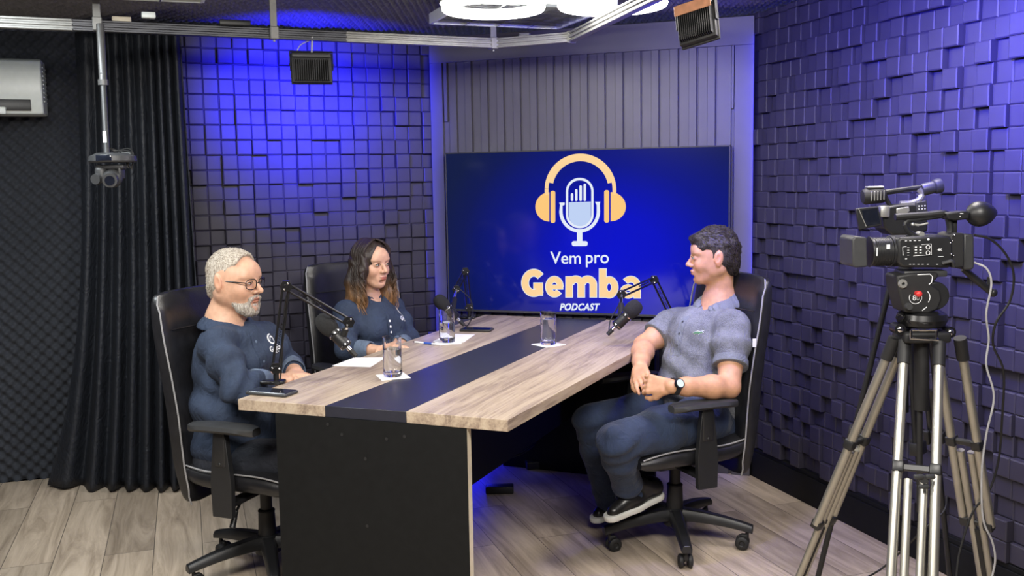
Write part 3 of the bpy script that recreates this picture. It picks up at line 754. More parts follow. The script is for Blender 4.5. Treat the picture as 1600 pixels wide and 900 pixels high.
# far left, in front of the woman
Y2 = onz(731, 497.5, TT).y - .01
e2 = at(727, 424, Y2 + .01); t2 = at(713, 452, Y2 - .10)
boom_arm((733, 497.5), e2, t2, 'black boom arm standing at the far left corner of the table', None)
microphone(at(690, 473, Y2 - .30), at(724, 507, Y2 - .30), t2, 'dark microphone above the far phone, in front of the woman', False, .033, .085,
           [at(724, 507, Y2 - .30), at(731, 508, Y2 - .26), at(739, 490, Y2 - .2), at(735, 468, Y2 - .15), at(717, 450, Y2 - .11)])
# right, in front of the young man
Y3 = onz(1052, 512, TT).y - .06
e3 = at(1022, 437, Y3); t3 = at(971, 460, Y3 - .25)
boom_arm((1050, 513), e3, t3, 'black boom arm folded at the right edge of the table beside the young man', None)
microphone(at(989, 483, Y3 - .42), at(951, 521, Y3 - .42), t3, 'black microphone with round foam head pointing at the man in the polo shirt', True, .034, .080,
           [at(951, 521, Y3 - .42), at(954, 500, Y3 - .38), at(966, 478, Y3 - .30), at(972, 462, Y3 - .25)])
# drinking glasses on square coasters
def glass(px, py, label, h, lvl, coaster):
    p = onz(px, py, TT); p.z = TT
    c = MB(); s = .052; M = Matrix.Rotation(R(coaster[1]), 3, 'Z'); c.rbox((0, 0, .0015), (s * 2, s * 2, .003), .001, 1, M.to_4x4())
    co = c.obj('coaster', 'paper'); co.location = p; tag(co, coaster[0], 'coaster', 'white square coasters')
    g = empty('drinking_glass', p + Vector((0, 0, .0032)), 0, label, 'drinking glass', 'tumblers of water on the table')
    b = MB(); n = 48; r = .0335; o = len(b.v)
    outer = [(.028, 0), (.0315, .002), (r, .008), (r, .030), (r, h * .62), (r, h * .66), (r, h)]
    prof = outer + [(r - .0022, h), (r - .0024, h * .6), (r - .003, .024), (r - .006, .017), (.0001, .015), ]
    for k, (rr, z) in enumerate(prof):
        for j in range(n):
            a = 2 * PI * j / n; f = 1 + (.028 * (abs(math.sin(a * 9)) - .5) if 3 <= k <= 4 else 0); b.v.append((rr * f * math.cos(a), rr * f * math.sin(a), z))
    for i in range(len(prof) - 1):
        for j in range(n): b.f.append((i * n + j, i * n + (j + 1) % n, (i + 1) * n + (j + 1) % n, (i + 1) * n + j)); b.m.append(0)
    b.f.append(tuple(range(n - 1, -1, -1))); b.m.append(0); b.f.append(tuple(range((len(prof) - 1) * n, len(prof) * n))); b.m.append(0)
    b.obj('tumbler', 'drinking_glass', g, sharp=50)
    b = MB(); b.lathe([(.0001, .0152), (r - .0059, .0172), (r - .0029, .0242), (r - .0023, lvl), (.0001, lvl)], (0, 0, 0), n=40); b.obj('water', 'water', g)
glass(614, 589, 'tall tumbler of water nearest the camera on the table', .142, .098, ('white coaster on the oak edge under the nearest tumbler', 20))
glass(699, 535.5, 'tumbler of water beside the folded paper, on the left oak board', .140, .085, ('white coaster under the tumbler beside the paper and pen', 15))
glass(857, 539, 'tumbler of water standing alone on the black strip of the table', .140, .108, ('white coaster on the black strip under the lone tumbler', 35))
def slab_on_table(name, quad, th, mat, label, cat, bevel=.001, z=TT, extra=None):
    q = [onz(x, y, z) for x, y in quad]; c = sum(q, Vector()) / len(q); b = MB()
    b.prism([(p.x - c.x, p.y - c.y) for p in q], th)
    o = b.obj(name, mat, bevel=bevel, seg=3); o.location = (c.x, c.y, z + .0003); return tag(o, label, cat)
slab_on_table('paper_sheet', ((519, 572), (553, 559), (598, 559), (598, 562), (579, 574)), .0012, 'paper', 'white sheet of paper by the woman, left of the nearest tumbler', 'paper', .0003)
slab_on_table('paper_sheet', ((676, 534), (700, 522), (742, 523), (725, 535), (714, 537)), .0012, 'paper', 'white sheet of paper behind the tumbler near the far phone', 'paper', .0003)
def phone(c, w, l, yaw, label, case):
    p = onz(*c, TT); p.z = TT + .0003; t = empty('smartphone', p, yaw, label, 'phone')
    b = MB(); b.rbox((0, 0, .0055), (l, w, .011), .0052, 3); b.obj('case', case, t, sharp=50)
    b = MB(); b.rbox((0, 0, .0113), (l - .010, w - .010, .0012), .0005, 1); b.obj('display', 'screen_glass_off', t)
phone((425, 615.5), .078, .158, R(-22), 'dark smartphone with grey case lying at the near left corner of the table', 'grey_plastic')
phone((745, 516.8), .074, .150, R(-14), 'black smartphone lying face up near the far end of the table', 'black_plastic')
a_, c_ = onz(645, 534, TT + .005), onz(688, 538.5, TT + .005)
pn = empty('pen', a_, 0, 'white and blue ballpoint pen lying left of the middle tumbler', 'pen')
b = MB(); b.cyl(a_ + (c_ - a_) * .08, c_, .0042, n=12); put(b.obj('barrel', 'white_print'), pn)
b = MB(); b.cyl(a_ + (c_ - a_) * .42, a_ + (c_ - a_) * .7, .0048, n=12); simple('blue_plastic', (.03, .09, .4), .4); put(b.obj('grip', 'blue_plastic'), pn)
b = MB(); b.cyl(a_, a_ + (c_ - a_) * .09, .0012, .004, n=12); put(b.obj('tip', 'chrome'), pn)
# ================================================================== UNDER THE TABLE
p = onz(850, 716, .0); b = MB(); b.rbox((0, 0, .02), (.20, .06, .04), .006); o = b.obj('power_strip', 'black_plastic'); o.location = (p.x, p.y - .16, 0); o.rotation_euler = (0, 0, .2); tag(o, 'dark power strip on the floor under the far end of the table', 'power strip')
def cable(name, pts, r, mat, label, parent=None):
    b = MB(); b.tube(smooth_path(pts), r, 7); o = b.obj(name, mat)
    if parent: return put(o, parent)
    return tag(o, label, 'cable')
cable('power_cable', [at(770, 722, 4.45), at(790, 716, 4.4), at(815, 708, 4.4), at(838, 692, 4.5), at(846, 678, 4.6), at(848, 655, 4.6)], .006, 'cable_black', 'thick black cable hanging under the table towards the floor')
b = MB(); q = at(780, 720, 4.42); b.rbox((0, 0, 0), (.13, .06, .035), .006); o = b.obj('power_adapter', 'black_plastic'); o.location = (q.x, q.y, .018); tag(o, 'black power adapter brick on the blue-lit floor under the table', 'power adapter')
# low blue lamp on the floor under the far end
# ================================================================== CURTAIN
def curtain():
    nx, nz = 150, 26; V = []; z1 = CEIL - .035
    tl, tr = at(118, 60, 4.62), at(282, 60, 4.42); bl, brr = at(72, 750, 4.60), at(330, 752, 4.50)
    bl.z = brr.z = 0; folds = 9
    rr = random.Random(3); ph = [rr.uniform(-.5, .5) for _ in range(folds + 2)]; am = [rr.uniform(.5, 1.2) for _ in range(folds + 2)]
    P = np.zeros((nx + 1, nz + 1, 3))
    for i in range(nx + 1):
        u = i / nx
        for j in range(nz + 1):
            w = j / nz                      # 0 top .. 1 bottom
            spread = w ** 1.6
            a = Vector((tl.x, tl.y)).lerp(Vector((tr.x, tr.y)), u); c = Vector((bl.x, bl.y)).lerp(Vector((brr.x, brr.y)), u)
            p = a.lerp(c, spread if u > .3 else w ** 3 * (1 - u / .3) + spread * (u / .3))
            f = u ** 1.5 * folds; k = int(f); fr = f - k
            amp = (am[k] * (1 - fr) + am[k + 1] * fr) * (.020 + .030 * w)
            d = amp * math.sin(2 * PI * f + ph[k] * (1 - fr) + ph[k + 1] * fr + .8 * math.sin(3 * w + u * 5)) + .012 * math.sin(9 * u + 4 * w)
            hem = .004 + .012 * (1 + math.sin(17 * u)) * .5
            z = z1 + (hem - z1) * w
            P[i, j] = (p.x + d * .25, p.y - d, z)
    return P
P = curtain(); nx, nz = P.shape[0] - 1, P.shape[1] - 1
me = bpy.data.meshes.new('curtain'); idx = np.arange((nx + 1) * (nz + 1)).reshape(nx + 1, nz + 1)
me.from_pydata(P.reshape(-1, 3).tolist(), [], np.stack([idx[:-1, :-1], idx[1:, :-1], idx[1:, 1:], idx[:-1, 1:]], -1).reshape(-1, 4).tolist())
me.materials.append(MATS['curtain_cloth']); me.shade_smooth(); cu = bpy.data.objects.new('curtain', me); COL.objects.link(cu)
md = cu.modifiers.new('soft', 'SUBSURF'); md.levels = md.render_levels = 1
md = cu.modifiers.new('cloth', 'SOLIDIFY'); md.thickness = .004
tag(cu, 'long black pleated curtain hanging to the floor beside the foam wall', 'curtain')
# ================================================================== AIR CONDITIONER
acw = FW + nrm(FY) * 0; AY = .34
ap = at(62, 90, 4.58); ax0 = onplane(73, 178, (ap.x, ap.y, 0), AY)
ztop = ap.z; zbot = ax0.z; AL = .84; AD = .20
ac = empty('air_conditioner', (ap.x, ap.y, zbot), AY, 'white wall-mounted split air conditioner above the foam wall', 'air conditioner')
Hh = ztop - zbot
prof = [(0.20, 0.0), (.02, .0), (.0, .05), (-.005, Hh * .75), (.02, Hh * .95), (.06, Hh), (.20, Hh)]   # (y, z) local, +y to wall
b = MB(); n = len(prof); vs = []
for x, k in ((-AL, 1), (-.02, 1), (0, .985)):
    for (y, z) in prof: vs.append((x, .1 + (y - .1) * k, Hh / 2 + (z - Hh / 2) * k))
fs = [tuple(range(n)), tuple(range(3 * n - 1, 2 * n - 1, -1))]
for s_ in (0, 1):
    for i in range(n): fs.append((s_ * n + i, s_ * n + (i + 1) % n, (s_ + 1) * n + (i + 1) % n, (s_ + 1) * n + i))
b.add(vs, fs); b.obj('housing', 'white_plastic', ac, bevel=.008, seg=3)
b = MB(); b.rbox((-.275, .0015, .040), (.45, .010, .050), .002, 2); b.obj('display_strip', 'black_plastic', ac)
b = MB(); b.rbox((-.52, -.022, .022), (.74, .055, .012), .005, 2); b.rbox((-.52, -.045, .010), (.74, .010, .030), .004, 2); b.obj('louver', 'white_plastic', ac)
v, f = text_mesh('18', 1); v = [(x * .024, y * .024, z) for x, y, z in v]; b = MB(); b.add([(x - .095, -.0045, y + .030) for x, y, z in v], f); b.obj('readout', 'grey_plastic', ac, fix=False)
for k in range(7):
    pass
b = MB()
for k in range(9): b.rbox((.0035, .10, .06 + k * (Hh - .10) / 8), (.004, .12, .006), .001, 1)
b.obj('side_grille', 'white_plastic', ac)
# ================================================================== CEILING RAIL, BRACKETS, LIGHTS
RZ = 2.06
r0 = onz(-60, 32, RZ); r1 = onz(775, 68, RZ); r2 = onz(893, 58, RZ); r3 = onz(1010, 0, RZ)
r1.z = r2.z = RZ; r4 = r2 + (r3 - r2) * 3.2; r0 = r1 + (r0 - r1) * 1.25
rail = empty('lighting_rail', r1, 0, 'aluminium lighting rail hanging below the ceiling foam', 'lighting rail')
mid = r0.lerp(r1, .34)
def rail_seg(a, c, mat, name='rail_section'):
    d = (c - a); M = Matrix.Translation((a + c) / 2) @ Matrix.Rotation(math.atan2(d.y, d.x), 4, 'Z'); L = d.length
    b = MB()
    for z in (-.017, 0, .017): b.rbox((0, 0, z), (L, .034, .009 if z else .010), .002, 1, M)
    b.box((0, 0, 0), (L, .020, .040), M); put(b.obj(name, mat), rail)
rail_seg(r0, mid, 'rail_light'); rail_seg(mid, onz(540, 58, RZ), 'rail_dark'); rail_seg(onz(540, 58, RZ), r1, 'rail_light'); rail_seg(r1, r2, 'rail_light'); rail_seg(r2, r4, 'rail_light')
def bracket(px, py):
    q = onz(px, py, RZ); b = MB(); M = Matrix.Translation(q) @ Matrix.Rotation(.39, 4, 'Z')
    b.rbox((0, 0, 0), (.034, .046, .050), .003, 1, M); b.rbox((0, .0, (CEIL - RZ) / 2 + .01), (.028, .010, CEIL - RZ + .02), .002, 1, M); b.cyl(q + Vector((0, 0, -.026)), q + Vector((0, 0, -.034)), .005, n=10)
    put(b.obj('hanging_bracket', 'rail_light'), rail)
for px, py in ((152, 38), (428, 52), (771, 68)): bracket(px, py)
b = MB(); q = r2; b.rbox((0, 0, 0), (.02, .044, .052), .003, 1, Matrix.Translation(q) @ Matrix.Rotation(-.7, 4, 'Z')); put(b.obj('corner_joint', 'rail_light'), rail)
for px, py, L, mt in ((232, 24, .05, 'white_plastic'), (190, 31, .07, 'cream_edge'), (367, 36, .12, 'black_plastic'), (820, 56, .05, 'rail_light')):
    q = onz(px, py, RZ + .03); b = MB(); b.rbox((0, 0, 0), (L, .03, .022), .004, 2, Matrix.Translation(q) @ Matrix.Rotation(.39 if px < 775 else -.35, 4, 'Z')); put(b.obj('cable_clamp', mt), rail)
# ceiling troffer with louvre
def troffer(c, yaw, S, label):
    t = empty('louvre_light', c, yaw, label, 'ceiling light', 'square louvred ceiling fittings')
    b = MB(); h = .045
    for s_ in (1, -1): b.box((s_ * S / 2, 0, 0), (.014, S, h)); b.box((0, s_ * S / 2, 0), (S, .014, h))
    b.box((0, 0, h / 2 - .003), (S, S, .004)); b.obj('frame', 'white_plastic', t, bevel=.001)
    b = MB()
    for k in range(1, 8): b.box((0, -S / 2 + k * S / 8, -.004), (S, .004, .034))
    b.obj('louvre_blade', 'chrome', t); b = MB()
    for k in (-1, 0, 1): b.box((k * S / 4, 0, -.006), (.004, S, .036))
    b.obj('louvre_divider', 'chrome', t)
    return t
tz = CEIL - .045
k0, k1, k2 = onz(673, 37, tz - .02), onz(842, 44, tz - .02), onz(720, 0, tz - .02)
e_u = (k1 - k0).normalized(); tyaw = math.atan2(e_u.y, e_u.x); S = .60
tc = k0 + e_u * S / 2 + Vector((math.sin(tyaw), -math.cos(tyaw), 0)) * S / 2; tc.z = tz
troffer(tc, tyaw, S, 'square louvred ceiling fitting beside the left glowing ring')
kk = onz(316, 4, tz - .02); tc2 = kk + Vector((-S / 2 * math.cos(tyaw) + S / 2 * math.sin(tyaw), -S / 2 * math.sin(tyaw) - S / 2 * math.cos(tyaw), 0)); tc2.z = tz
troffer(tc2, tyaw, S, 'square louvred ceiling fitting cut off at the top left of the picture')
# glowing rings
def ring(px, py, z, r, label):
    c = onz(px, py, z); t = empty('ring_light', c, 0, label, 'ring light', 'glowing ceiling rings')
    b = MB(); n = 64
    pts = [(r * math.cos(2 * PI * i / n), r * math.sin(2 * PI * i / n), 0) for i in range(n)]
    prof = [(r + .013 * math.cos(a), .013 * math.sin(a)) for a in [2 * PI * k / 12 for k in range(12)]]
    b.lathe(prof, (0, 0, 0), n=n, closed=True); b.obj('tube', 'ring_glow', t)
    b = MB(); b.lathe([(r - .020, .018), (r + .020, .018), (r + .020, .026), (r - .020, .026)], (0, 0, 0), n=n, closed=True)
    for k in range(3):
        a = 2 * PI * k / 3 + .4; b.cyl((r * math.cos(a), r * math.sin(a), .02), (r * .9 * math.cos(a), r * .9 * math.sin(a), CEIL - z + .03), .0025, n=6)
    b.obj('holder', 'white_plastic', t)
    l = bpy.data.lights.new('ring_light_glow', 'AREA'); l.shape = 'DISK'; l.size = 2 * r; l.energy = 6; l.color = (1, .95, .87)
    lo = bpy.data.objects.new('ring_light_glow', l); COL.objects.link(lo); lo.parent = t; lo.location = (0, 0, -.022)
ring(771, 13, 2.105, .185, 'glowing ceiling ring over the left fitting')
ring(957, 7, 2.105, .195, 'glowing ceiling ring to the right, behind the rail')
# floodlights on the rail
def flood(c, aim, w, h, label, roll=0, strip=False, light=None):
    """local: +y is the way it shines, fins on the -y side"""
    d = (Vector(aim) - Vector(c)).normalized(); yax = d; xax = Vector((0, 0, 1)).cross(d).normalized() * -1; zax = xax.cross(yax)
    M = Matrix((xax, yax, zax)).transposed().to_4x4(); M = Matrix.Translation(c) @ M @ Matrix.Rotation(roll, 4, 'Y')
    t = bpy.data.objects.new('floodlight', None); COL.objects.link(t); t.empty_display_size = .05; t.matrix_world = M
    tag(t, label, 'floodlight', 'black floodlights')
    b = MB(); b.rbox((0, .004, 0), (w, .024, h), .006, 2); b.rbox((0, .020, 0), (w * 1.03, .010, h * 1.04), .003, 2); b.obj('housing', 'dark_plastic_matte', t)
    b = MB(); n = 17
    for k in range(n): b.rbox((-w * .42 + w * .84 * k / (n - 1), -.018, -h * .10), (.0032, .022, h * .70), .0008, 1)
    b.rbox((0, -.012, h * .40), (w * .95, .016, h * .16), .003, 2); b.obj('heat_sink', 'black_plastic', t)
    b = MB()
    for s_ in (1, -1): b.rbox((s_ * w * .525, .0, h * .22), (.004, .018, h * .62), .001, 1); b.cyl((s_ * w * .51, 0, h * .10), (s_ * w * .55, 0, h * .10), .006, n=12)
    b.rbox((0, 0, h * .53), (w * 1.05, .018, .004), .001, 1); b.obj('yoke', 'black_steel' if not strip else 'grey_plastic', t)
    if strip: b = MB(); b.rbox((0, -.031, h * .30), (w * .98, .004, h * .26), .001, 1); b.obj('tape', 'copper_tape', t)
    b = MB(); b.rbox((0, .0255, 0), (w * .9, .002, h * .85), .0006, 1); b.obj('lamp_glass', 'blue_led', t)
    l = bpy.data.lights.new('floodlight_beam', 'AREA'); l.energy = light[0]; l.color = (.015, .012, 1); l.shape = 'RECTANGLE'; l.size = w * .85; l.size_y = h * .8; l.spread = R(light[1])
    lo = bpy.data.objects.new('floodlight_beam', l); COL.objects.link(lo); lo.parent = t; lo.location = (0, .035, 0); lo.rotation_euler = (R(90), 0, 0)
    return t
fl1 = at(487, 106, 4.12)
w1 = onplane(478, 165, (LW0.x, LW0.y, 0), LY)
flood(fl1, w1, .165, .125, 'black finned floodlight in front of the left tiled wall', 0, light=(30, 84))
b = MB(); b.tube(smooth_path([at(463, 82, 4.12), at(470, 70, 4.12), at(486, 62, 4.13), at(489, 55, 4.13)]), .0022, 6); b.tube([at(487, 84, 4.12), at(488, 55, 4.12)], .004, 6); tag(b.obj('suspension_wire', 'cable_grey'), 'pale wire from the rail to the left floodlight', 'wire')
fl2 = at(1089, 34, 3.15)
flood(fl2, fl2 + Vector((.55, .80, -.28)), .125, .135, 'black floodlight with copper tape hanging near the right tiled wall', R(-12), True, light=(20, 165))
fl3 = Vector((.98, 2.55, 1.98)); flood(fl3, Vector((1.86, 2.95, 1.90)), .15, .135, 'black floodlight beyond the right edge of the picture, aimed at the right tiled wall', 0, light=(55, 120))
b = MB(); b.tube([fl2 + Vector((0, 0, .05)), fl2 + Vector((-.03, 0, CEIL - fl2.z + .03))], .006, 8); tag(b.obj('suspension_rod', 'rail_light'), 'short rod holding the right floodlight to the ceiling', 'rod')
# ================================================================== HANGING CAMERA
hc = at(176, 247, 3.55); pt = onz(157, 47, RZ - .035)
cam1 = empty('robotic_camera', hc, 0, 'dark robotic camera on a grey pole hanging from the rail before the curtain', 'camera')
b = MB(); b.lathe([(0, .018), (.055, .018), (.062, .014), (.080, .006), (.082, -.010), (.078, -.016), (0, -.016)], hc, n=40); put(b.obj('base_disc', 'grey_plastic'), cam1)
b = MB(); b.rbox(hc + Vector((0, -.079, -.001)), (.055, .008, .022), .003, 2); put(b.obj('front_badge', 'screen_glass_off'), cam1)
hh = at(169, 277, 3.52)
b = MB(); b.rbox(hh + Vector((-.022, 0, .010)), (.040, .050, .060), .016, 4); b.rbox(hh + Vector((.044, .01, .016)), (.014, .046, .045), .006, 3); b.rbox(hh + Vector((.01, .01, .036)), (.10, .046, .018), .008, 3); put(b.obj('yoke', 'grey_plastic'), cam1)
b = MB(); b.ball(hh + Vector((.018, -.006, -.004)), .034, 24); b.cyl(hh + Vector((.022, -.03, -.008)), hh + Vector((.030, -.062, -.012)), .026, .025, 24); put(b.obj('camera_head', 'grey_plastic'), cam1)
b = MB(); b.cyl(hh + Vector((.030, -.0615, -.012)), hh + Vector((.031, -.064, -.0123)), .017, n=24); put(b.obj('lens', 'screen_glass_off'), cam1)
b = MB(); b.cyl(hh + Vector((-.030, -.024, -.006)), hh + Vector((-.032, -.036, -.007)), .020, .018, 24); put(b.obj('side_cap', 'grey_plastic'), cam1)
pole = empty('drop_pole', pt - hc, 0); pole.parent = cam1
pb = hc + Vector((-.02, 0, .012)); pm = pt.lerp(pb, .42)
b = MB(); b.cyl(pt + Vector((0, 0, .02)), pm, .014, n=16); b.cyl(pm + Vector((0, 0, .008)), pm - Vector((0, 0, .012)), .018, n=16); put(b.obj('upper_tube', 'pole_grey'), pole)
b = MB(); b.cyl(pm, pb, .0105, n=16); put(b.obj('lower_tube', 'grey_plastic'), pole)
b = MB()
for k in range(6): q = pt.lerp(pm, .1 + .15 * k); b.cyl(q + Vector((0, -.0135, 0)), q + Vector((0, -.0148, 0)), .0035, n=10)
put(b.obj('adjustment_hole', 'dark_plastic_matte'), pole)
v, f = text_mesh('1', 1, offset=.03); v = [(x * .078, y * .055, z) for x, y, z in v]; q = at(164, 222, 3.53); xs = [p[0] for p in v]; x_c = (min(xs) + max(xs)) / 2
b = MB(); o_ = [(q.x + (x - x_c), q.y, q.z + y) for x, y, z in v]; b.add(o_, f); put(b.obj('number_sticker', 'white_print', fix=False), pole)
b = MB()
for k in range(3):
    s_ = .006 * k; b.tube(smooth_path([at(167, 230, 3.55), at(180, 236 - k, 3.57), at(200, 232 + k * 4, 3.56), at(208, 240 + k * 3, 3.56), at(206, 258 + k * 3, 3.56), at(200, 262 - k * 4, 3.55), at(198, 250, 3.55), at(204, 240 + k, 3.55), at(190, 238, 3.56)]), .0022, 6)
tag(b.obj('cable_bundle', 'cable_black'), 'coiled black cables beside the hanging camera', 'cable')
# ================================================================== TRIPODS AND CAMCORDERS
def extend_to(a, c, z): return a + (c - a) * ((z - a.z) / (c.z - a.z))
YT = 2.60
def T6(x, y, Y=YT): return at(1310 + x / 6.154, 270 + y / 6.154, Y)          # from enlarged view, upper crop
def T6b(x, y, Y=YT): return at(1310 + x / 6.154, 400 + y / 6.154, Y)         # lower crop
hubp = at(1440, 512, YT)
tri = empty('tripod', (hubp.x, hubp.y, 0), 0, 'silver two-tube tripod with a black fluid head in front of the right tiled wall', 'tripod')
def clampbox(c, axis, side, w, h, name='leg_clamp', mat='dark_plastic_matte'):
    M = Matrix((side, axis.cross(side), axis)).transposed().to_4x4(); M = Matrix.Translation(c) @ M
    b = MB(); b.rbox((-w, 0, 0), (.028, .030, h), .005, 2, M); b.rbox((w, 0, 0), (.028, .030, h), .005, 2, M); b.rbox((0, 0, 0), (w * 2, .014, h * .6), .003, 1, M)
    return b, M
def twin_leg(top, low, sep0, sep1, knob=False, r=.0125):
    ax_ = (low - top).normalized(); foot = extend_to(top, low, .02); L = (foot - top).length
    radial = Vector((low.x - top.x, low.y - top.y, 0)).normalized(); side = Vector((-radial.y, radial.x, 0))
    leg = empty('tripod_leg', (top.x, top.y, top.z)); leg.parent = tri; 
    leg.location = (top.x - tri.location.x, top.y - tri.location.y, top.z)
    def P(o): o.data.transform(Matrix.Translation(-top)); o.parent = leg; return o
    k = .295 if knob else .31
    a = top; c = top + (foot - top) * k; d = top + (foot - top) * (k + .27)
    for s_ in (1, -1):
        b = MB(); b.cyl(a + side * sep0 * s_, d + side * (sep1 + .004) * s_, r, n=18); P(b.obj('outer_tube', 'tripod_tube'))
        b = MB(); b.cyl(c + ax_ * .03 + side * sep1 * .42 * s_, d + (foot - top) * .25 + side * sep1 * .40 * s_, r * .85, n=16); P(b.obj('middle_tube', 'tripod_tube'))
    b, M = clampbox(c, ax_, side, sep1, .030); P(b.obj('leg_clamp', 'black_plastic'))
    b, M = clampbox(d, ax_, side, sep1 * .95, .030); P(b.obj('leg_clamp', 'black_plastic'))
    b = MB(); b.cyl(d + ax_ * .02, foot - ax_ * .0, .011, n=14); P(b.obj('lower_tube', 'dark_plastic_matte'))
    b = MB(); b.ball(foot, (.022, .022, .02), 14); P(b.obj('rubber_foot', 'dark_plastic_matte'))
    for s_ in (1, -1):
        b = MB(); q = top + side * sep0 * s_; b.cyl(q - ax_ * .02, q + ax_ * .045, .0165, n=18); P(b.obj('tube_collar', 'dark_plastic_matte'))
    if knob:
        out = -Vector((0, 1, 0)); q = c + out * .03 + ax_ * .015; b = MB(); b.cyl(q, q + out * .02, .010, n=14)
        for s3 in range(3):
            a3 = 2 * PI * s3 / 3 + .5; b.rbox((.017 * math.cos(a3), .017 * math.sin(a3), 0), (.026, .012, .012), .005, 2, Matrix.Translation(q + out * .018) @ Matrix.Rotation(R(90), 4, 'X') @ Matrix.Rotation(0, 4, 'Z'))
        P(b.obj('wing_knob', 'grey_plastic'))
    return leg
lt, ll = at(1403, 536, YT + .03), at(1306, 770, YT + .17)
rtp, rl = at(1482, 536, YT + .03), at(1521, 780, YT + .15)
ft, flw = at(1440, 545, YT - .04), at(1427, 850, YT - .26)
twin_leg(lt, ll, .030, .036); twin_leg(rtp, rl, .034, .036); twin_leg(ft, flw, .043, .044, True)
b = MB(); b.lathe([(0, .030), (.048, .030), (.062, .022), (.066, .008), (.060, -.008), (.040, -.018), (0, -.018)], at(1440, 502, YT), n=40); put(b.obj('bowl', 'black_steel'), tri)
b = MB(); c = at(1440, 524, YT); b.rbox(c, (.125, .09, .030), .008, 3); b.cyl(c, at(1440, 640, YT), .020, n=20); b.cyl(at(1437, 640, YT), at(1437, 800, YT), .008, n=12); put(b.obj('spider', 'dark_plastic_matte'), tri)
b = MB()
for (x0, y0, x1, y1) in ((700, 712, 700, 790), (945, 712, 945, 790), (700, 712, 945, 712), (690, 792, 960, 806)):
    b.cyl(T6b(x0, y0, YT - .075), T6b(x1, y1, YT - .075), .0035, n=10)
put(b.obj('chrome_frame', 'chrome'), tri)
for x, y in ((580, 700), (1060, 728)):
    b = MB(); q = T6b(x, y, YT - .02); b.cyl(q + Vector((0, .03, 0)), q - Vector((0, .012, 0)), .015, n=20); put(b.obj('hinge', 'black_steel'), tri)
    b = MB(); b.ball(q - Vector((0, .013, 0)), (.009, .005, .009), 14); put(b.obj('hinge_bolt', 'chrome'), tri)
for x, y in ((590, 592), (700, 628)):
    b = MB(); q = T6b(x, y, YT - .04); b.cyl(q, q + Vector((.02, .03, 0)), .010, n=14); put(b.obj('lever_knob', 'black_steel'), tri)
    b = MB(); b.cyl(q - Vector((.001, .003, 0)), q + Vector((0, .002, 0)), .0075, n=14); put(b.obj('knob_cap', 'chrome'), tri)
# fluid head
def profile_obj(name, pts, Y, d, mat, parent, conv, bev=.004):
    q = [conv(x, y, Y) for x, y in pts]; n = len(q); b = MB()
    b.add(q + [v + Vector((0, d, 0)) for v in q], [tuple(range(n)), tuple(range(2 * n - 1, n - 1, -1))] + [(i, n + i, n + (i + 1) % n, (i + 1) % n) for i in range(n)])
    return put(b.obj(name, mat, bevel=bev, seg=2), parent)
YH = YT - .045
profile_obj('fluid_head', [(560, 190), (700, 165), (960, 155), (970, 200), (900, 270), (985, 330), (1000, 420), (960, 520), (860, 560), (640, 545), (605, 440), (570, 290)], YH, .085, 'dark_plastic_matte', tri, T6b, .006)
b = MB(); q = T6b(930, 385, YH + .01); b.cyl(q, q + Vector((0, .07, 0)), .038, n=40); b.cyl(q, q - Vector((0, .006, 0)), .036, n=40); put(b.obj('drag_drum', 'black_plastic', bevel=.002), tri)
b = MB(); q = T6b(755, 360, YH); b.cyl(q, q - Vector((0, .011, 0)), .0075, n=20); b.ball(q - Vector((0, .014, 0)), (.0085, .006, .0085), 16); put(b.obj('red_knob', 'red_plastic'), tri)
b = MB(); q = T6b(617, 267, YH); b.lathe([(.0045, -.006), (.0105, -.006), (.0125, 0), (.0045, 0)], q, (0, 1, 0), 24, True); put(b.obj('chrome_bolt', 'aluminium'), tri)
b = MB(); q = T6b(670, 485, YH); b.cyl(q, q - Vector((0, .012, 0)), .010, .008, 16); put(b.obj('small_knob', 'grey_plastic'), tri)
b = MB(); q = T6b(742, 400, YH - .0022)
b.tube([q + Vector((.0165 * math.cos(a), 0, .0165 * math.sin(a))) for a in np.linspace(R(150), R(400), 20)], .0008, 5)
q2 = T6b(800, 400, YH - .0022); b.tube([q2 + Vector((.022 * math.cos(a), 0, .022 * math.sin(a))) for a in np.linspace(R(-35), R(45), 12)], .001, 5)
v, f = text_mesh('80', 1); v = [(x * .019, y * .019, z) for x, y, z in v]; b.add([(T6b(745, 425, YH).x + x, YH - .0015, T6b(745, 425, YH).z + y) for x, y, z in v], f)
b.tube([T6b(760, 180, YH), T6b(880, 175, YH), T6b(905, 200, YH), T6b(895, 255, YH), T6b(870, 275, YH)], .0012, 5); b.tube([T6b(805, 525, YH), T6b(850, 490, YH)], .0012, 5)
put(b.obj('scale_marks', 'white_print', fix=False), tri)
b = MB(); b.tube([T6b(1200, 120, YT + .03), T6b(1300, 205, YT + .03), T6b(1470, 345, YT + .03)], [.009, .010, .010], 12); b.cyl(T6b(1440, 330, YT + .03), T6b(1445, 200, YT + .03), .006, .004, 10); b.ball(T6b(1485, 352, YT + .03), .012, 12); put(b.obj('pan_handle', 'black_plastic'), tri)
b = MB(); b.rbox((T6b(790, 165).x, YT, T6b(790, 162).z), (.115, .07, .016), .003, 2); put(b.obj('quick_plate', 'grey_plastic'), tri)

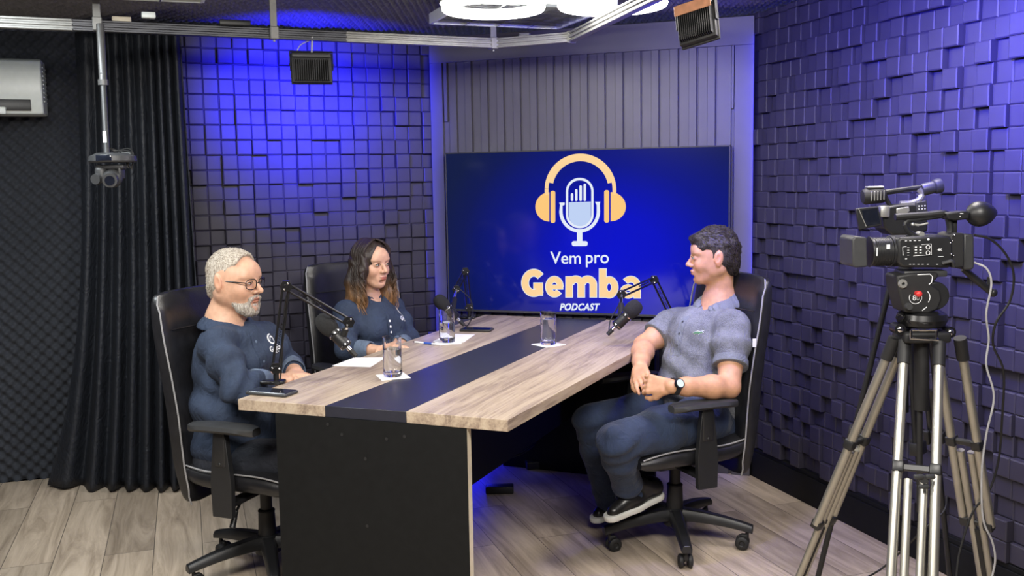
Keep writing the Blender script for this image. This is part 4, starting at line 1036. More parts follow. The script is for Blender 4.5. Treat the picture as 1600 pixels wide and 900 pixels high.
# front camcorder
K = YT / F_PX
cc = empty('camcorder', T6(830, 860), 0, 'large black camcorder with rubber eyecup and 4K marking on the silver tripod', 'video camera')
def cx(x, y, dy=0): return T6(x, y, YT + dy)
profile_obj('lens_hood', [(135, 640), (165, 610), (275, 622), (285, 905), (160, 912), (138, 890)], YT - .052, .104, 'grey_plastic', cc, T6, .004)
b = MB(); q = cx(290, 760); d = Vector((1, .0, 0)); k1 = K / 6.154
prof = [(0, 0), (.040, 0), (.041, .002), (.036, .004), (.036, .010)]
x = .012
for i in range(10): prof += [(.0385, x), (.0385, x + .0028), (.0372, x + .0032), (.0372, x + .0042)]; x += .0043
prof += [(.041, x + .001), (.041, x + .012), (.0395, x + .013)]
for i in range(6): prof += [(.0405, x + .014), (.0405, x + .0165), (.039, x + .017)]; x += .004
prof += [(.043, x + .016), (.044, x + .036), (0, x + .036)]
b.lathe(prof, q, d, 40); put(b.obj('lens_barrel', 'black_plastic', sharp=25), cc)
b = MB(); b.rbox(cx(372, 760, -.038), (.003, .002, .022), .0005, 1); put(b.obj('lens_mark', 'white_print'), cc); b = MB(); b.rbox(cx(480, 712, -.0415), (.009, .002, .012), .0005, 1); put(b.obj('lens_mark', 'white_print'), cc)
profile_obj('body', [(590, 620), (1060, 606), (1100, 640), (1110, 880), (1060, 915), (620, 912), (575, 860), (575, 660)], YT - .045, .095, 'black_plastic', cc, T6, .006)
profile_obj('control_panel', [(715, 700), (890, 682), (895, 790), (725, 800)], YT - .0485, .006, 'dark_plastic_matte', cc, T6, .0015)
b = MB()
for x, y in ((862, 715), (862, 770)):
    q = cx(x, y, -.049); b.tube([q + Vector((.0052 * math.cos(a), 0, .0052 * math.sin(a))) for a in np.linspace(0, 2 * PI, 16)], .0007, 5)
for x in (745, 790): 
    for y in (715, 742, 770): b.rbox(cx(x, y, -.049), (.0055, .001, .0028), .0003, 1)
for x in (650, 692, 735, 780): b.rbox(cx(x, 655 - (x - 650) * .03, -.0465), (.0055, .002, .0016), .0003, 1)
for y in (720, 745, 768, 792): b.rbox(cx(672, y, -.0465), (.0055, .002, .0010), .0003, 1)
b.rbox(cx(650, 828, -.0465), (.005, .002, .003), .0003, 1); b.rbox(cx(985, 805, -.0465), (.014, .002, .0010), .0003, 1)
b.tube([cx(622, 795, -.0465), cx(618, 715, -.0465), cx(655, 708, -.0465)], .0007, 5); b.tube([cx(722, 800, -.049), cx(895, 788, -.049), cx(893, 684, -.049), cx(800, 690, -.049)], .0006, 5)
for x in (690, 725, 770, 810, 860, 950): b.rbox(cx(x, 880, -.0455), (.005, .0015, .0012), .0003, 1)
b.cyl(cx(865, 640, -.046), cx(865, 640, -.048), .003, n=10)
v, f = text_mesh('4K', 1, offset=.02); q = cx(975, 750, -.0462); b.add([(q.x + x * .0105, q.y, q.z + y * .0085) for x, y, z in v], f)
put(b.obj('white_markings', 'white_print', fix=False), cc)
profile_obj('rear_block', [(1075, 600), (1130, 575), (1210, 585), (1210, 910), (1110, 918), (1080, 880)], YT - .042, .085, 'dark_plastic_matte', cc, T6, .004)
b = MB()
for x, y in ((1097, 655), (1078, 675), (1083, 783), (1108, 797), (1115, 600)): q = cx(x, y, -.046); b.ball(q, .0022, 10)
put(b.obj('rear_screws', 'chrome'), cc)
profile_obj('battery', [(1205, 585), (1290, 590), (1308, 605), (1310, 905), (1290, 935), (1205, 935)], YT - .035, .07, 'grey_plastic', cc, T6, .005)
# carrying handle, one closed loop
def strap(b, pts, w, conv=cx, dy=0, sec=None): b.tube(smooth_path([conv(x, y, dy) for x, y in pts], 5), w, 10)
b = MB(); strap(b, [(545, 425), (700, 415), (850, 405), (1020, 392), (1060, 450), (1075, 540), (1060, 615)], [.006] * 0 or .0095)
strap(b, [(640, 520), (660, 470), (760, 450), (990, 415)], .006); strap(b, [(640, 500), (670, 560), (745, 612)], .007); put(b.obj('carrying_handle', 'black_plastic'), cc)
b = MB(); b.rbox(cx(1090, 520, .01), (.018, .03, .045), .004, 2); put(b.obj('microphone_holder', 'dark_plastic_matte'), cc)
b = MB(); q = cx(785, 590); b.cyl(q - Vector((0, .012, 0)), q + Vector((0, .012, 0)), .0075, n=20); b.ball(cx(715, 495, -.01), .0048, 12); strap(b, [(715, 495), (790, 500), (860, 485)], .003); put(b.obj('zoom_rocker', 'aluminium'), cc)
profile_obj('viewfinder', [(1030, 385), (1235, 365), (1262, 385), (1262, 445), (1120, 462), (1060, 450)], YT - .022, .044, 'black_plastic', cc, T6, .004)
b = MB(); b.rbox(cx(1185, 392, -.023), (.009, .001, .0014), .0003, 1); b.ball(cx(1170, 418, -.0225), .0014, 8); put(b.obj('viewfinder_marks', 'white_print'), cc)
b = MB(); q0 = cx(1235, 405); q1 = cx(1530, 380); dd = (q1 - q0)
b.lathe([(.0, 0), (.014, 0), (.018, .004), (.026, .010), (.032, .020), (.0345, .030), (.033, .044), (.027, .058), (.017, .070), (.006, .079), (0, .081)], q0, dd, 36); put(b.obj('eyecup', 'black_plastic', sharp=60), cc)
b = MB(); b.tube(smooth_path([cx(1000, 870, -.045), cx(1090, 850, -.055), cx(1110, 900, -.045)]), .005, 8); put(b.obj('hand_strap', 'grey_plastic'), cc)
def cab(name, pts, r, mat, label): b = MB(); b.tube(smooth_path([at(*p) for p in pts], 6), r, 8); return tag(b.obj(name, mat), label, 'cable')
cab('video_cable', [(1521, 367, 2.60), (1548, 374, 2.60), (1572, 398, 2.61), (1584, 430, 2.62), (1578, 470, 2.63), (1556, 505, 2.64), (1552, 540, 2.66), (1568, 580, 2.68), (1566, 650, 2.70), (1560, 720, 2.72), (1544, 770, 2.72), (1520, 800, 2.72), (1500, 860, 2.70), (1494, 905, 2.68)], .0032, 'cable_black', 'dark cable looping from the battery of the front camcorder down past the tripod')
cab('power_lead', [(1522, 410, 2.58), (1542, 420, 2.57), (1549, 445, 2.57), (1541, 490, 2.58), (1545, 530, 2.6), (1541, 570, 2.6), (1553, 620, 2.6), (1541, 680, 2.6), (1534, 740, 2.6), (1536, 810, 2.6), (1550, 845, 2.6), (1555, 875, 2.6), (1548, 910, 2.6)], .0028, 'cable_grey', 'pale grey cable hanging from the front camcorder to the floor')

# rear camcorder on its own black tripod
YR = 2.98; KR = YR / F_PX
def rx(x, y, dy=0): return T6(x, y, YR + dy)
c2 = empty('camcorder', rx(640, 600), 0, 'smaller camcorder with flipped-out screen behind and above the front camcorder', 'video camera')
b = MB(); q0, q1 = rx(225, 232), rx(440, 212); b.lathe([(0, 0), (.020, .002), (.0245, .010), (.0245, .062), (.020, .069), (0, .071)], q0, q1 - q0, 24); put(b.obj('microphone_capsule', 'dark_plastic_matte', sharp=50), c2)
b = MB()
for k in range(5):
    q = q0.lerp(q1, .3 + .14 * k) - Vector((0, .0245, 0)); b.rbox(q, (.003, .002, .028), .0008, 1)
b.rbox(q0.lerp(q1, .55) + Vector((0, 0, .026)), (.05, .03, .006), .002, 1); put(b.obj('capsule_ribs', 'aluminium'), c2)
b = MB(); strap(b, [(440, 190), (620, 165), (790, 142)], .0085, rx); strap(b, [(445, 215), (470, 270), (500, 315)], .007, rx)
put(b.obj('carrying_handle', 'black_plastic'), c2)
b = MB(); strap(b, [(770, 150), (805, 200), (780, 255), (700, 290), (590, 300)], .0095, rx); put(b.obj('handle_strut', 'aluminium'), c2)
b = MB(); q0, q1 = rx(800, 165), rx(990, 118); b.lathe([(0, 0), (.017, 0), (.019, .004), (.019, .035), (.017, .037), (.022, .040), (.0235, .052), (.022, .060), (.0, .062)], q0, q1 - q0, 24); put(b.obj('viewfinder', 'grey_plastic', sharp=40), c2)
profile_obj('body', [(470, 320), (600, 300), (760, 290), (770, 430), (700, 560), (640, 600), (520, 600), (440, 520), (430, 420)], YR - .045, .095, 'black_plastic', c2, T6, .006) if False else None
b = MB(); pts = [(470, 325), (600, 305), (760, 300), (860, 280), (865, 560), (700, 600), (520, 600), (440, 530), (430, 420)]
q = [rx(x, y, -.045) for x, y in pts]; n = len(q); b.add(q + [v + Vector((0, .095, 0)) for v in q], [tuple(range(n)), tuple(range(2 * n - 1, n - 1, -1))] + [(i, n + i, n + (i + 1) % n, (i + 1) % n) for i in range(n)])
put(b.obj('body', 'black_plastic', bevel=.006), c2)
def r_prof(name, pts, y0, d, mat, bev=.002):
    b = MB(); q = [rx(x, y, y0) for x, y in pts]; n = len(q); b.add(q + [v + Vector((0, d, 0)) for v in q], [tuple(range(n)), tuple(range(2 * n - 1, n - 1, -1))] + [(i, n + i, n + (i + 1) % n, (i + 1) % n) for i in range(n)])
    return put(b.obj(name, mat, bevel=bev), c2)
r_prof('grey_panel', [(560, 345), (680, 325), (690, 365), (650, 400), (560, 410)], -.049, .008, 'aluminium')
r_prof('button_block', [(750, 285), (850, 268), (862, 400), (755, 410)], -.052, .012, 'grey_plastic')
b = MB()
for x in (775, 805, 833):
    for y in (322, 350, 395): b.ball(rx(x, y - (x - 775) * .06, -.053), .0022, 8)
put(b.obj('buttons', 'white_print'), c2)
scr2 = r_prof('flip_screen', [(170, 345), (200, 340), (385, 325), (425, 505), (205, 548)], -.060, .014, 'black_plastic')
r_prof('flip_screen_display', [(225, 362), (372, 338), (405, 488), (262, 512)], -.0612, .002, 'screen_glass_off', 0)
b = MB(); b.tube([rx(195, 345, -.062), rx(230, 430, -.062), rx(268, 515, -.062)], .0014, 6); put(b.obj('screen_rim', 'aluminium'), c2)
b = MB(); b.rbox(rx(435, 372, -.045), (.028, .03, .034), .004, 2); put(b.obj('screen_hinge', 'aluminium'), c2)
# black tripod
top2 = at(1420, 452, YR)
tri2 = empty('tripod', (top2.x, top2.y, 0), 0, 'thin black tripod behind the silver one, holding the rear camcorder', 'tripod')
b = MB(); b.rbox(rx(640, 650), (.07, .07, .05), .008, 2); b.cyl(rx(640, 600), rx(640, 1150), .020, n=20); b.cyl(rx(640, 1150), rx(640, 2300), .011, n=14); put(b.obj('centre_column', 'dark_plastic_matte'), tri2)
def black_leg(a, low, sp=.008):
    foot = extend_to(a, low, .015); d = (foot - a).normalized(); rad = Vector((low.x - a.x, low.y - a.y, 0)).normalized(); side = Vector((-rad.y, rad.x, 0))
    m1 = a.lerp(foot, .45)
    lg = empty('tripod_leg', (0, 0, 0)); lg.parent = tri2; lg.location = a - tri2.location
    def P(o): o.data.transform(Matrix.Translation(-a)); o.parent = lg; return o
    for s_ in (1, -1): b = MB(); b.cyl(a + side * .016 * s_, m1 + side * .016 * s_, .009, n=12); P(b.obj('outer_tube', 'black_plastic'))
    b = MB(); b.cyl(a.lerp(foot, .3), foot, .009, n=12); P(b.obj('inner_tube', 'black_plastic'))
    b = MB(); M = Matrix.Translation(m1) @ Matrix((side, d.cross(side), d)).transposed().to_4x4(); b.rbox((0, 0, 0), (.062, .034, .04), .005, 2, M); b.rbox((.02, -.02, .0), (.02, .02, .05), .006, 2, M); P(b.obj('leg_clamp', 'dark_plastic_matte'))
    b = MB(); b.ball(foot, .015, 12); P(b.obj('rubber_foot', 'dark_plastic_matte'))
black_leg(at(1395, 428, YR), at(1318, 740, YR + .05)); black_leg(at(1440, 460, YR + .03), at(1474, 800, YR + .18)); black_leg(at(1420, 455, YR - .02), at(1440, 800, YR - .06))
cab('floor_cable', [(1480, 775, 2.9), (1474, 800, 2.85), (1440, 830, 2.85), (1410, 860, 2.9), (1378, 888, 2.95), (1350, 905, 2.9)], .003, 'cable_black', 'thin black cable crossing behind the tripod legs to the floor')
# ================================================================== PEOPLE
# organic surfaces: blended distance field sampled on a grid and meshed into one continuous skin
def axis_grid(lo, hi, step, fine=()):
    xs = [lo]
    while xs[-1] < hi:
        x = xs[-1]; s = step
        for a, c, st in fine:
            if a - st <= x <= c: s = min(s, st)
        xs.append(x + s)
    return np.array(xs, dtype=np.float32)
class Field:
    def __init__(s, lo, hi, step, fine=((), (), ())):
        s.ax = [axis_grid(lo[i], hi[i], step, fine[i]) for i in range(3)]; s.F = np.full([len(a) for a in s.ax], .5, np.float32); s.step = step
    def sub(s, lo, hi):
        sl = []
        for i in range(3):
            a = int(np.searchsorted(s.ax[i], lo[i])); c = int(np.searchsorted(s.ax[i], hi[i])); sl.append(slice(max(0, a - 1), min(len(s.ax[i]), c + 1)))
        P = np.stack(np.meshgrid(*[s.ax[i][sl[i]] for i in range(3)], indexing='ij'), -1); return tuple(sl), P
    def put_(s, sl, d, k, mode):
        A = s.F[sl]
        if mode == 'sub': d = -d; A2 = -A; h = np.maximum(k - np.abs(A2 + d), 0) / k if False else None
        if mode == 'add':
            h = np.maximum(k - np.abs(A - d), 0) / k; s.F[sl] = np.minimum(A, d) - h * h * k * .25
        else:
            h = np.maximum(k - np.abs(A - d), 0) / k; s.F[sl] = np.maximum(A, d) + h * h * k * .25
    def cone(s, a, c, r0, r1=None, k=.02, mode='add', flat=None):
        """tapered limb from a to c; flat=(direction, factor) squashes it along a direction"""
        r1 = r0 if r1 is None else r1; a = np.array(a, np.float32); c = np.array(c, np.float32); m = max(r0, r1) * (1.6 if flat else 1) + k + .012
        sl, P = s.sub(np.minimum(a, c) - m, np.maximum(a, c) + m)
        if P.size == 0: return s
        ba = c - a; pa = P - a; t = np.clip((pa @ ba) / max(float(ba @ ba), 1e-9), 0, 1)
        v = pa - t[..., None] * ba
        if flat is not None:
            n = np.array(Vector(flat[0]).normalized(), np.float32); q = v @ n; v = v + (q * (1 / flat[1] - 1))[..., None] * n
            d = (np.linalg.norm(v, axis=-1) - (r0 + (r1 - r0) * t)) * min(1, (flat[1] + 1) / 2)
        else: d = np.linalg.norm(v, axis=-1) - (r0 + (r1 - r0) * t)
        s.put_(sl, d, k, mode); return s
    def chain(s, pts, rs, k=.02, mode='add', flat=None):
        for i in range(len(pts) - 1): s.cone(pts[i], pts[i + 1], rs[i], rs[i + 1], k, mode, flat)
        return s
    def ell(s, c, r, M=None, k=.02, mode='add'):
        c = np.array(c, np.float32); r = np.array(r, np.float32); m = float(r.max()) + k + .012
        sl, P = s.sub(c - m, c + m)
        if P.size == 0: return s
        q = P - c
        if M is not None: q = q @ np.array(M, np.float32)
        k0 = np.linalg.norm(q / r, axis=-1); k1 = np.linalg.norm(q / (r * r), axis=-1) + 1e-9
        s.put_(sl, k0 * (k0 - 1) / k1, k, mode); return s
    def plane(s, p, n, k=.01):                     # keep the side the normal points away from
        P = np.stack(np.meshgrid(*s.ax, indexing='ij'), -1); d = (P - np.array(p, np.float32)) @ np.array(Vector(n).normalized(), np.float32)
        s.put_(tuple(slice(None) for _ in range(3)), d, k, 'int'); return s
    def warp(s, fn): 
        P = np.stack(np.meshgrid(*s.ax, indexing='ij'), -1); s.F += fn(P).astype(np.float32); return s
    def mesh(s):
        F = s.F; n = F.shape; ins = F < 0
        c = [ins[i:n[0] - 1 + i, j:n[1] - 1 + j, k:n[2] - 1 + k] for i in (0, 1) for j in (0, 1) for k in (0, 1)]
        cnt = sum(x.astype(np.int8) for x in c); act = (cnt > 0) & (cnt < 8)
        I = np.argwhere(act); vid = np.full(act.shape, -1, np.int64); vid[act] = np.arange(len(I))
        acc = np.zeros((len(I), 3)); num = np.zeros(len(I)); offs = [(i, j, k) for i in (0, 1) for j in (0, 1) for k in (0, 1)]
        for a in range(8):
            for b_ in range(a + 1, 8):
                d = [offs[b_][m] - offs[a][m] for m in range(3)]
                if sum(map(abs, d)) != 1: continue
                A = I + offs[a]; B = I + offs[b_]; fa = F[A[:, 0], A[:, 1], A[:, 2]]; fb = F[B[:, 0], B[:, 1], B[:, 2]]
                m = (fa < 0) != (fb < 0); t = np.where(m, fa / np.where(m, fa - fb, 1), 0)
                pa = np.stack([s.ax[q][A[:, q]] for q in range(3)], -1); pb = np.stack([s.ax[q][B[:, q]] for q in range(3)], -1)
                acc += np.where(m[:, None], pa + t[:, None] * (pb - pa), 0); num += m
        V = acc / np.maximum(num, 1)[:, None]; Q = []
        for ax in range(3):
            sl0 = [slice(1, n[q] - 1) for q in range(3)]; sl1 = list(sl0); sl0[ax] = slice(0, n[ax] - 1); sl1[ax] = slice(1, n[ax])
            a = ins[tuple(sl0)]; b_ = ins[tuple(sl1)]; E = np.argwhere(a != b_); s0 = a[E[:, 0], E[:, 1], E[:, 2]]
            base = E.copy()
            for q in range(3):
                if q != ax: base[:, q] += 1
            u, w = [(1, 2), (2, 0), (0, 1)][ax]
            def vi(du, dw):
                X = base.copy(); X[:, u] += du; X[:, w] += dw; return vid[X[:, 0], X[:, 1], X[:, 2]]
            q_ = np.stack([vi(-1, -1), vi(0, -1), vi(0, 0), vi(-1, 0)], -1)
            q_[~s0] = q_[~s0][:, ::-1]; Q.append(q_)
        return V, np.concatenate(Q)
    def obj(s, name, mat, parent=None, tint=None, relax=1):
        V, Q = s.mesh()
        for _ in range(relax):
            A = np.zeros_like(V); N_ = np.zeros(len(V))
            for i in range(4):
                np.add.at(A, Q[:, i], V[Q[:, (i + 1) % 4]]); np.add.at(N_, Q[:, i], 1); np.add.at(A, Q[:, i], V[Q[:, (i - 1) % 4]]); np.add.at(N_, Q[:, i], 1)
            V = V * .5 + A / np.maximum(N_, 1)[:, None] * .5
        me = bpy.data.meshes.new(name); me.vertices.add(len(V)); me.vertices.foreach_set('co', V.astype(np.float32).ravel())
        me.loops.add(Q.size); me.loops.foreach_set('vertex_index', Q.ravel().astype(np.int32)); me.polygons.add(len(Q))
        me.polygons.foreach_set('loop_start', np.arange(0, Q.size, 4, dtype=np.int32)); me.update(calc_edges=True); me.validate()
        col = np.ones((len(V), 4), np.float32)
        if tint is not None: col[:, :3] = tint(V)
        at_ = me.color_attributes.new('tint', 'FLOAT_COLOR', 'POINT'); at_.data.foreach_set('color', col.ravel())
        me.materials.append(MATS[mat]); me.shade_smooth()
        o = bpy.data.objects.new(name, me); COL.objects.link(o)
        if parent: put(o, parent)
        return o
def V3(*a): return np.array(a, np.float64)
def rotm(fwd, tilt=0, roll=0):
    """head axes as columns: forward, left, up"""
    f = Vector(fwd).normalized(); l = Vector((0, 0, 1)).cross(f).normalized(); u = f.cross(l)
    M = Matrix((f, l, u)).transposed()
    M = M @ Matrix.Rotation(tilt, 3, 'Y') @ Matrix.Rotation(roll, 3, 'X')
    return M
def head(Fd, C, M, s=1.0, p=None):
    """skull, jaw, nose, lips, ears; local axes: x forward, y left, z up"""
    p = p or {}; Mn = np.array(M)
    W = lambda x, y, z: np.array(C) + Mn @ (np.array((x, y, z)) * s)
    E = lambda c, r, k=.02, mode='add', R_=None: Fd.ell(W(*c), np.array(r) * s, Mn if R_ is None else Mn @ np.array(R_), k * s, mode)
    Cn = lambda a, c, r0, r1, k=.015, mode='add': Fd.cone(W(*a), W(*c), r0 * s, r1 * s, k * s, mode)
    jw = p.get('jaw', 1.0); fat = p.get('fat', 0)
    E((-.016, 0, .034), (.092, .074, .080), .01)
    E((.010, 0, .030), (.078, .066, .070), .02)
    E((.030, 0, -.030), (.058, .054 * jw + fat, .070), .03)
    for q in (1, -1):
        Cn((-.012, q * .052 * jw, -.040), (.052, q * .024 * jw, -.088), .020 + fat, .016, .03)
        E((.052, q * .036, -.026), (.030, .026, .028), .02)
        E((.066, q * .026, .028), (.020, .030, .012), .016)             # brow
        E((-.004, q * .056, .005), (.045, .018, .06), .03)
    E((.066, 0, -.090), (.020, .022 * jw, .018), .022)                    # chin
    E((.072, 0, -.062), (.018, .028, .022), .016)                         # mouth mound
    E((.066, 0, .045), (.026, .048, .034), .02)                           # forehead
    for q in (1, -1): E((.094, q * .031, .006), (.014, .018, .012), .010, 'sub')
    for q in (1, -1): E((.074, q * .031, .005), (.0155, .0165, .0125), .004)  # lids over the eyeball
    ns = p.get('nose', 0); Cn((.083, 0, .016), (.106 + ns, 0, -.020), .0072, .0088, .011)             # nose
    E((.108 + ns, 0, -.0245), (.0095, .0095, .0085), .008)
    for q in (1, -1): E((.096, q * .0125, -.028), (.010, .0075, .008), .007)
    Cn((.092, -.012, -.0520), (.092, .012, -.0520), .0048, .0048, .008); E((.0935, 0, -.052), (.006, .020, .0042), .006)
    E((.0915, 0, -.0640), (.0065, .018, .0052), .006)
    Cn((.103, -.022, -.0580), (.103, .022, -.0580), .0042, .0042, .004, 'sub')
    E((.084, 0, -.076), (.012, .016, .005), .010, 'sub')
    for q in (1, -1):
        Re = Matrix.Rotation(R(14) * q, 3, 'Z') @ Matrix.Rotation(R(-12), 3, 'Y')
        E((-.014, q * .0835, .002), (.0185, .0085, .032), .005, 'add', Re); E((-.008, q * .0935, .006), (.0105, .0055, .019), .003, 'sub', Re)
        E((.000, q * .077, -.004), (.006, .008, .008), .005)
        E((-.010, q * .079, -.026), (.009, .0065, .009), .006)
    return W
def eyes(W, M, C, s, parent, look=0, iris='iris_dark', open_=1.0, lash=1.0):
    for q in (1, -1):
        c = Vector(W(.0812, q * .031, .0050)); b = MB(); Mx = M.to_4x4(); b.ball(c, (.0125 * s, .0115 * s, .0062 * s * open_), 16, M); e = put(b.obj('eye', 'eye_white'), parent)
        b = MB(); d = (M @ Vector((1, look, 0))).normalized(); c2 = c + d * .0095 * s; b.ball(c2, (.0035 * s, .0052 * s, .0056 * s * open_), 12, M); put(b.obj('iris', 'iris_dark'), e)
        b = MB(); b.tube(smooth_path([Vector(W(x, q * y, z)) for x, y, z in ((.0915, .0195, .0065), (.0955, .026, .0125 * open_), (.0950, .034, .0130 * open_), (.0860, .0435, .0075))], 4), .0013 * s * lash, 5); put(b.obj('eyelashes', 'iris_dark'), e)
def brow(W, M, parent, mat, thick=.0032, s=1):
    for q in (1, -1):
        pts = [Vector(W(*a)) for a in ((.0865, q * .012, .0235), (.087, q * .022, .0275), (.082, q * .036, .0295), (.070, q * .048, .0245))]
        b = MB(); b.tube(smooth_path(pts, 4), [thick * s * f for f in np.interp(range(13), (0, 4, 12), (.8, 1, .35))], 6); put(b.obj('eyebrow', mat), parent)
def face_tint(W, C, M, lips=(.80, .45, .45), extra=None):
    Mi = np.array(M).T; C = np.array(C)
    def f(V):
        L = (V - C) @ Mi.T; col = np.ones((len(V), 3))
        def blob(c, r, tint, pw=2):
            d = np.linalg.norm((L - np.array(c)) / np.array(r), axis=1); w = np.clip(1.3 - d, 0, 1)[:, None]; w = np.clip(w * pw, 0, 1); col[:] = col * (1 - w) + col * np.array(tint) * w
        blob((.094, 0, -.0535), (.010, .023, .0055), lips, 2); blob((.092, 0, -.0645), (.010, .021, .006), lips, 2); blob((.094, 0, -.0585), (.012, .023, .0018), (.35, .2, .2), 3)
        for q in (1, -1):
            blob((.086, q * .031, .0045), (.016, .018, .012), (.82, .72, .68), .8); blob((.055, q * .042, -.028), (.03, .018, .02), (1.0, .86, .84), .7)
            blob((.098, q * .009, -.0345), (.006, .005, .003), (.35, .25, .22), 2); blob((-.010, q * .085, 0), (.02, .012, .03), (1.0, .80, .76), .7)
        if extra: extra(L, col, blob)
        return col
    return f
def hand(Fd, wrist, d, n, thumb, spread=.012, curl=(.25, .35, .3, .3), L=1.0, k=.006, bend=None, fingers=None):
    """wrist: point, d: direction of the hand, n: direction the back of the hand faces, thumb: +1/-1 side"""
    d = np.array(Vector(d).normalized()); n = np.array(Vector(n).normalized()); n = n - d * (n @ d); n /= np.linalg.norm(n); sd = np.cross(n, d) * thumb
    w = np.array(wrist); pal = w + d * .088 * L
    for i, o in enumerate((-.027, -.009, .009, .027)):
        Fd.cone(w + sd * o * .6 + d * .010, pal + sd * o, .014 * L, .0115 * L, .012, flat=(n, .85))
    lens = (.052, .068, .074, .066); rad = (.0074, .0083, .0086, .0086)
    for i, o in enumerate((-.028, -.010, .009, .028)):
        b0 = pal + sd * o - n * .001; ln = lens[i] * L; a0 = curl[i]; p = b0; ang = a0; dirs = []
        fan = sd * (o * spread / .012 * .9)
        for sgi, (f, da) in enumerate(((.45, a0), (.30, a0 * .9), (.25, a0 * .6))):
            dd = d * math.cos(ang) - n * math.sin(ang) + fan * 3; dd /= np.linalg.norm(dd); q = p + dd * ln * f
            Fd.cone(p, q, rad[i] * (1 - .10 * sgi), rad[i] * (1 - .10 * (sgi + 1)), k if sgi else .008); p = q; ang += da
    t0 = w + sd * .020 + d * .020; t1 = w + sd * .046 * L + d * .055 * L - n * .012; t2 = t1 + d * .030 * L + sd * .006 - n * .010; t3 = t2 + d * .022 * L - n * .006 - sd * .003
    Fd.cone(t0, t1, .016, .0115, .012); Fd.cone(t1, t2, .0105, .0095, .006); Fd.cone(t2, t3, .0095, .0078, .005)
def sines(P, fr, seed, dirs=6):
    r = np.random.default_rng(seed); o = 0
    for _ in range(dirs):
        v = r.normal(size=3) * fr; o = o + np.sin(P @ v.astype(np.float32) + r.uniform(0, 6.3))
    return o / dirs
def folds(P, c, axis_, freq, amp, rad, seed=0):
    """creases running around 'axis_' near c"""
    q = P - np.array(c, np.float32); a = np.array(Vector(axis_).normalized(), np.float32); t = q @ a; w = np.exp(-np.sum(q * q, -1) / (rad * rad))
    return amp * w * np.sin(freq * t + 2.2 * sines(P, 14, seed))
def stick(o, target, d, off=.0008):
    """lay a flat mark onto a curved garment along direction d"""
    W_ = world_of(target); bv = BVHTree.FromPolygons([W_ @ v.co for v in target.data.vertices], [tuple(p.vertices) for p in target.data.polygons])
    d = Vector(d).normalized()
    for v in o.data.vertices:
        h = bv.ray_cast(v.co - d * .25, d)
        if h[0] is not None and (h[0] - v.co).length < .12: v.co = h[0] - d * off
def swirl_logo(parent, target, c, d, size, roll=0):
    """round swirl over a small word, printed white"""
    d = Vector(d).normalized(); x = d.cross(Vector((0, 0, 1))).normalized(); z = x.cross(d); b = MB(); L = lambda u, w: c + x * u * size + z * w * size
    for rr, wd, a0, a1, cx_, cy_ in ((.30, .13, 60, 330, -.05, .45), (.17, .11, -60, 200, .0, .42)):
        n = 22; P1 = []; P2 = []
        for i in range(n + 1):
            a = R(a0 + (a1 - a0) * i / n); w_ = wd * math.sin(PI * (i / n) ** .8) * .9 + .015
            P1.append(L(cx_ + (rr + w_ / 2) * math.cos(a), cy_ + (rr + w_ / 2) * math.sin(a) * .85)); P2.append(L(cx_ + (rr - w_ / 2) * math.cos(a), cy_ + (rr - w_ / 2) * math.sin(a) * .85))
        b.add(P1 + P2, [(i, i + 1, n + 2 + i, n + 1 + i) for i in range(n)])
    for s_, sz, y in (('Gemba', .42, -.22), ('PODCAST', .12, -.36)):
        v, f = text_mesh(s_, 1, offset=.03); b.add([L(p[0] * sz, y + p[1] * sz) for p in v], f)
    o = b.obj('chest_print', 'white_print', fix=False); stick(o, target, d); return put(o, parent)
def rods(name, mat, parent, paths, tint=None):
    b = MB(); cols = []
    for pts, r in paths: n0 = len(b.v); b.tube(pts, r, 5); 
    o = b.obj(name, mat, fix=False, sharp=80); me = o.data
    a = me.color_attributes.new('tint', 'FLOAT_COLOR', 'POINT'); V = np.array([v.co for v in me.vertices]); c = np.ones((len(V), 4), np.float32)
    if tint is not None: c[:, :3] = tint(V)
    a.data.foreach_set('color', c.ravel()); return put(o, parent)
def short_hair(Fd, W, C, M, s, top, grow, seed, amp=.0018, hairline=.066, nape=-.070, side_cut=(.030, -.004), fringe=0):
    Mn = np.array(M); E = lambda c, r, k=.012, mode='add', R_=None: Fd.ell(W(*c), np.array(r) * s, Mn if R_ is None else Mn @ np.array(R_), k * s, mode)
    g = grow
    E((-.016, 0, .036 + top * .4), (.092 + g, .074 + g, .080 + g + top * .6), .01)
    E((.008, 0, .034 + top * .4), (.080 + g, .066 + g, .070 + g + top), .02)
    E((-.060, 0, -.030), (.042 + g, .054 + g, .055), .03)
    for q in (1, -1): E((-.030, q * .045, -.004), (.040, .030 + g, .045), .02)
def strands(hair, name, mat, n, length, comb, r, seed, lift=.35, where=None, tint=None, curl=0):
    me = hair.data; Wm = world_of(hair); rr = random.Random(seed); paths = []; nv = len(me.vertices)
    for _ in range(n):
        v = me.vertices[rr.randrange(nv)]; p = Wm @ v.co; nn = v.normal
        if where and not where(p): continue
        d = comb(p, nn); d = (d - nn * d.dot(nn)).normalized() + nn * lift + Vector((rr.gauss(0, .16), rr.gauss(0, .16), rr.gauss(0, .16))); d.normalize(); L = length * rr.uniform(.6, 1.2)
        paths.append(([p - nn * .001, p + d * L * .35, p + (d - nn * .25).normalized() * L * .7, p + (d - nn * .55).normalized() * L], [r, r, r * .75, r * .25]))
    return rods(name, mat, hair, paths, tint)

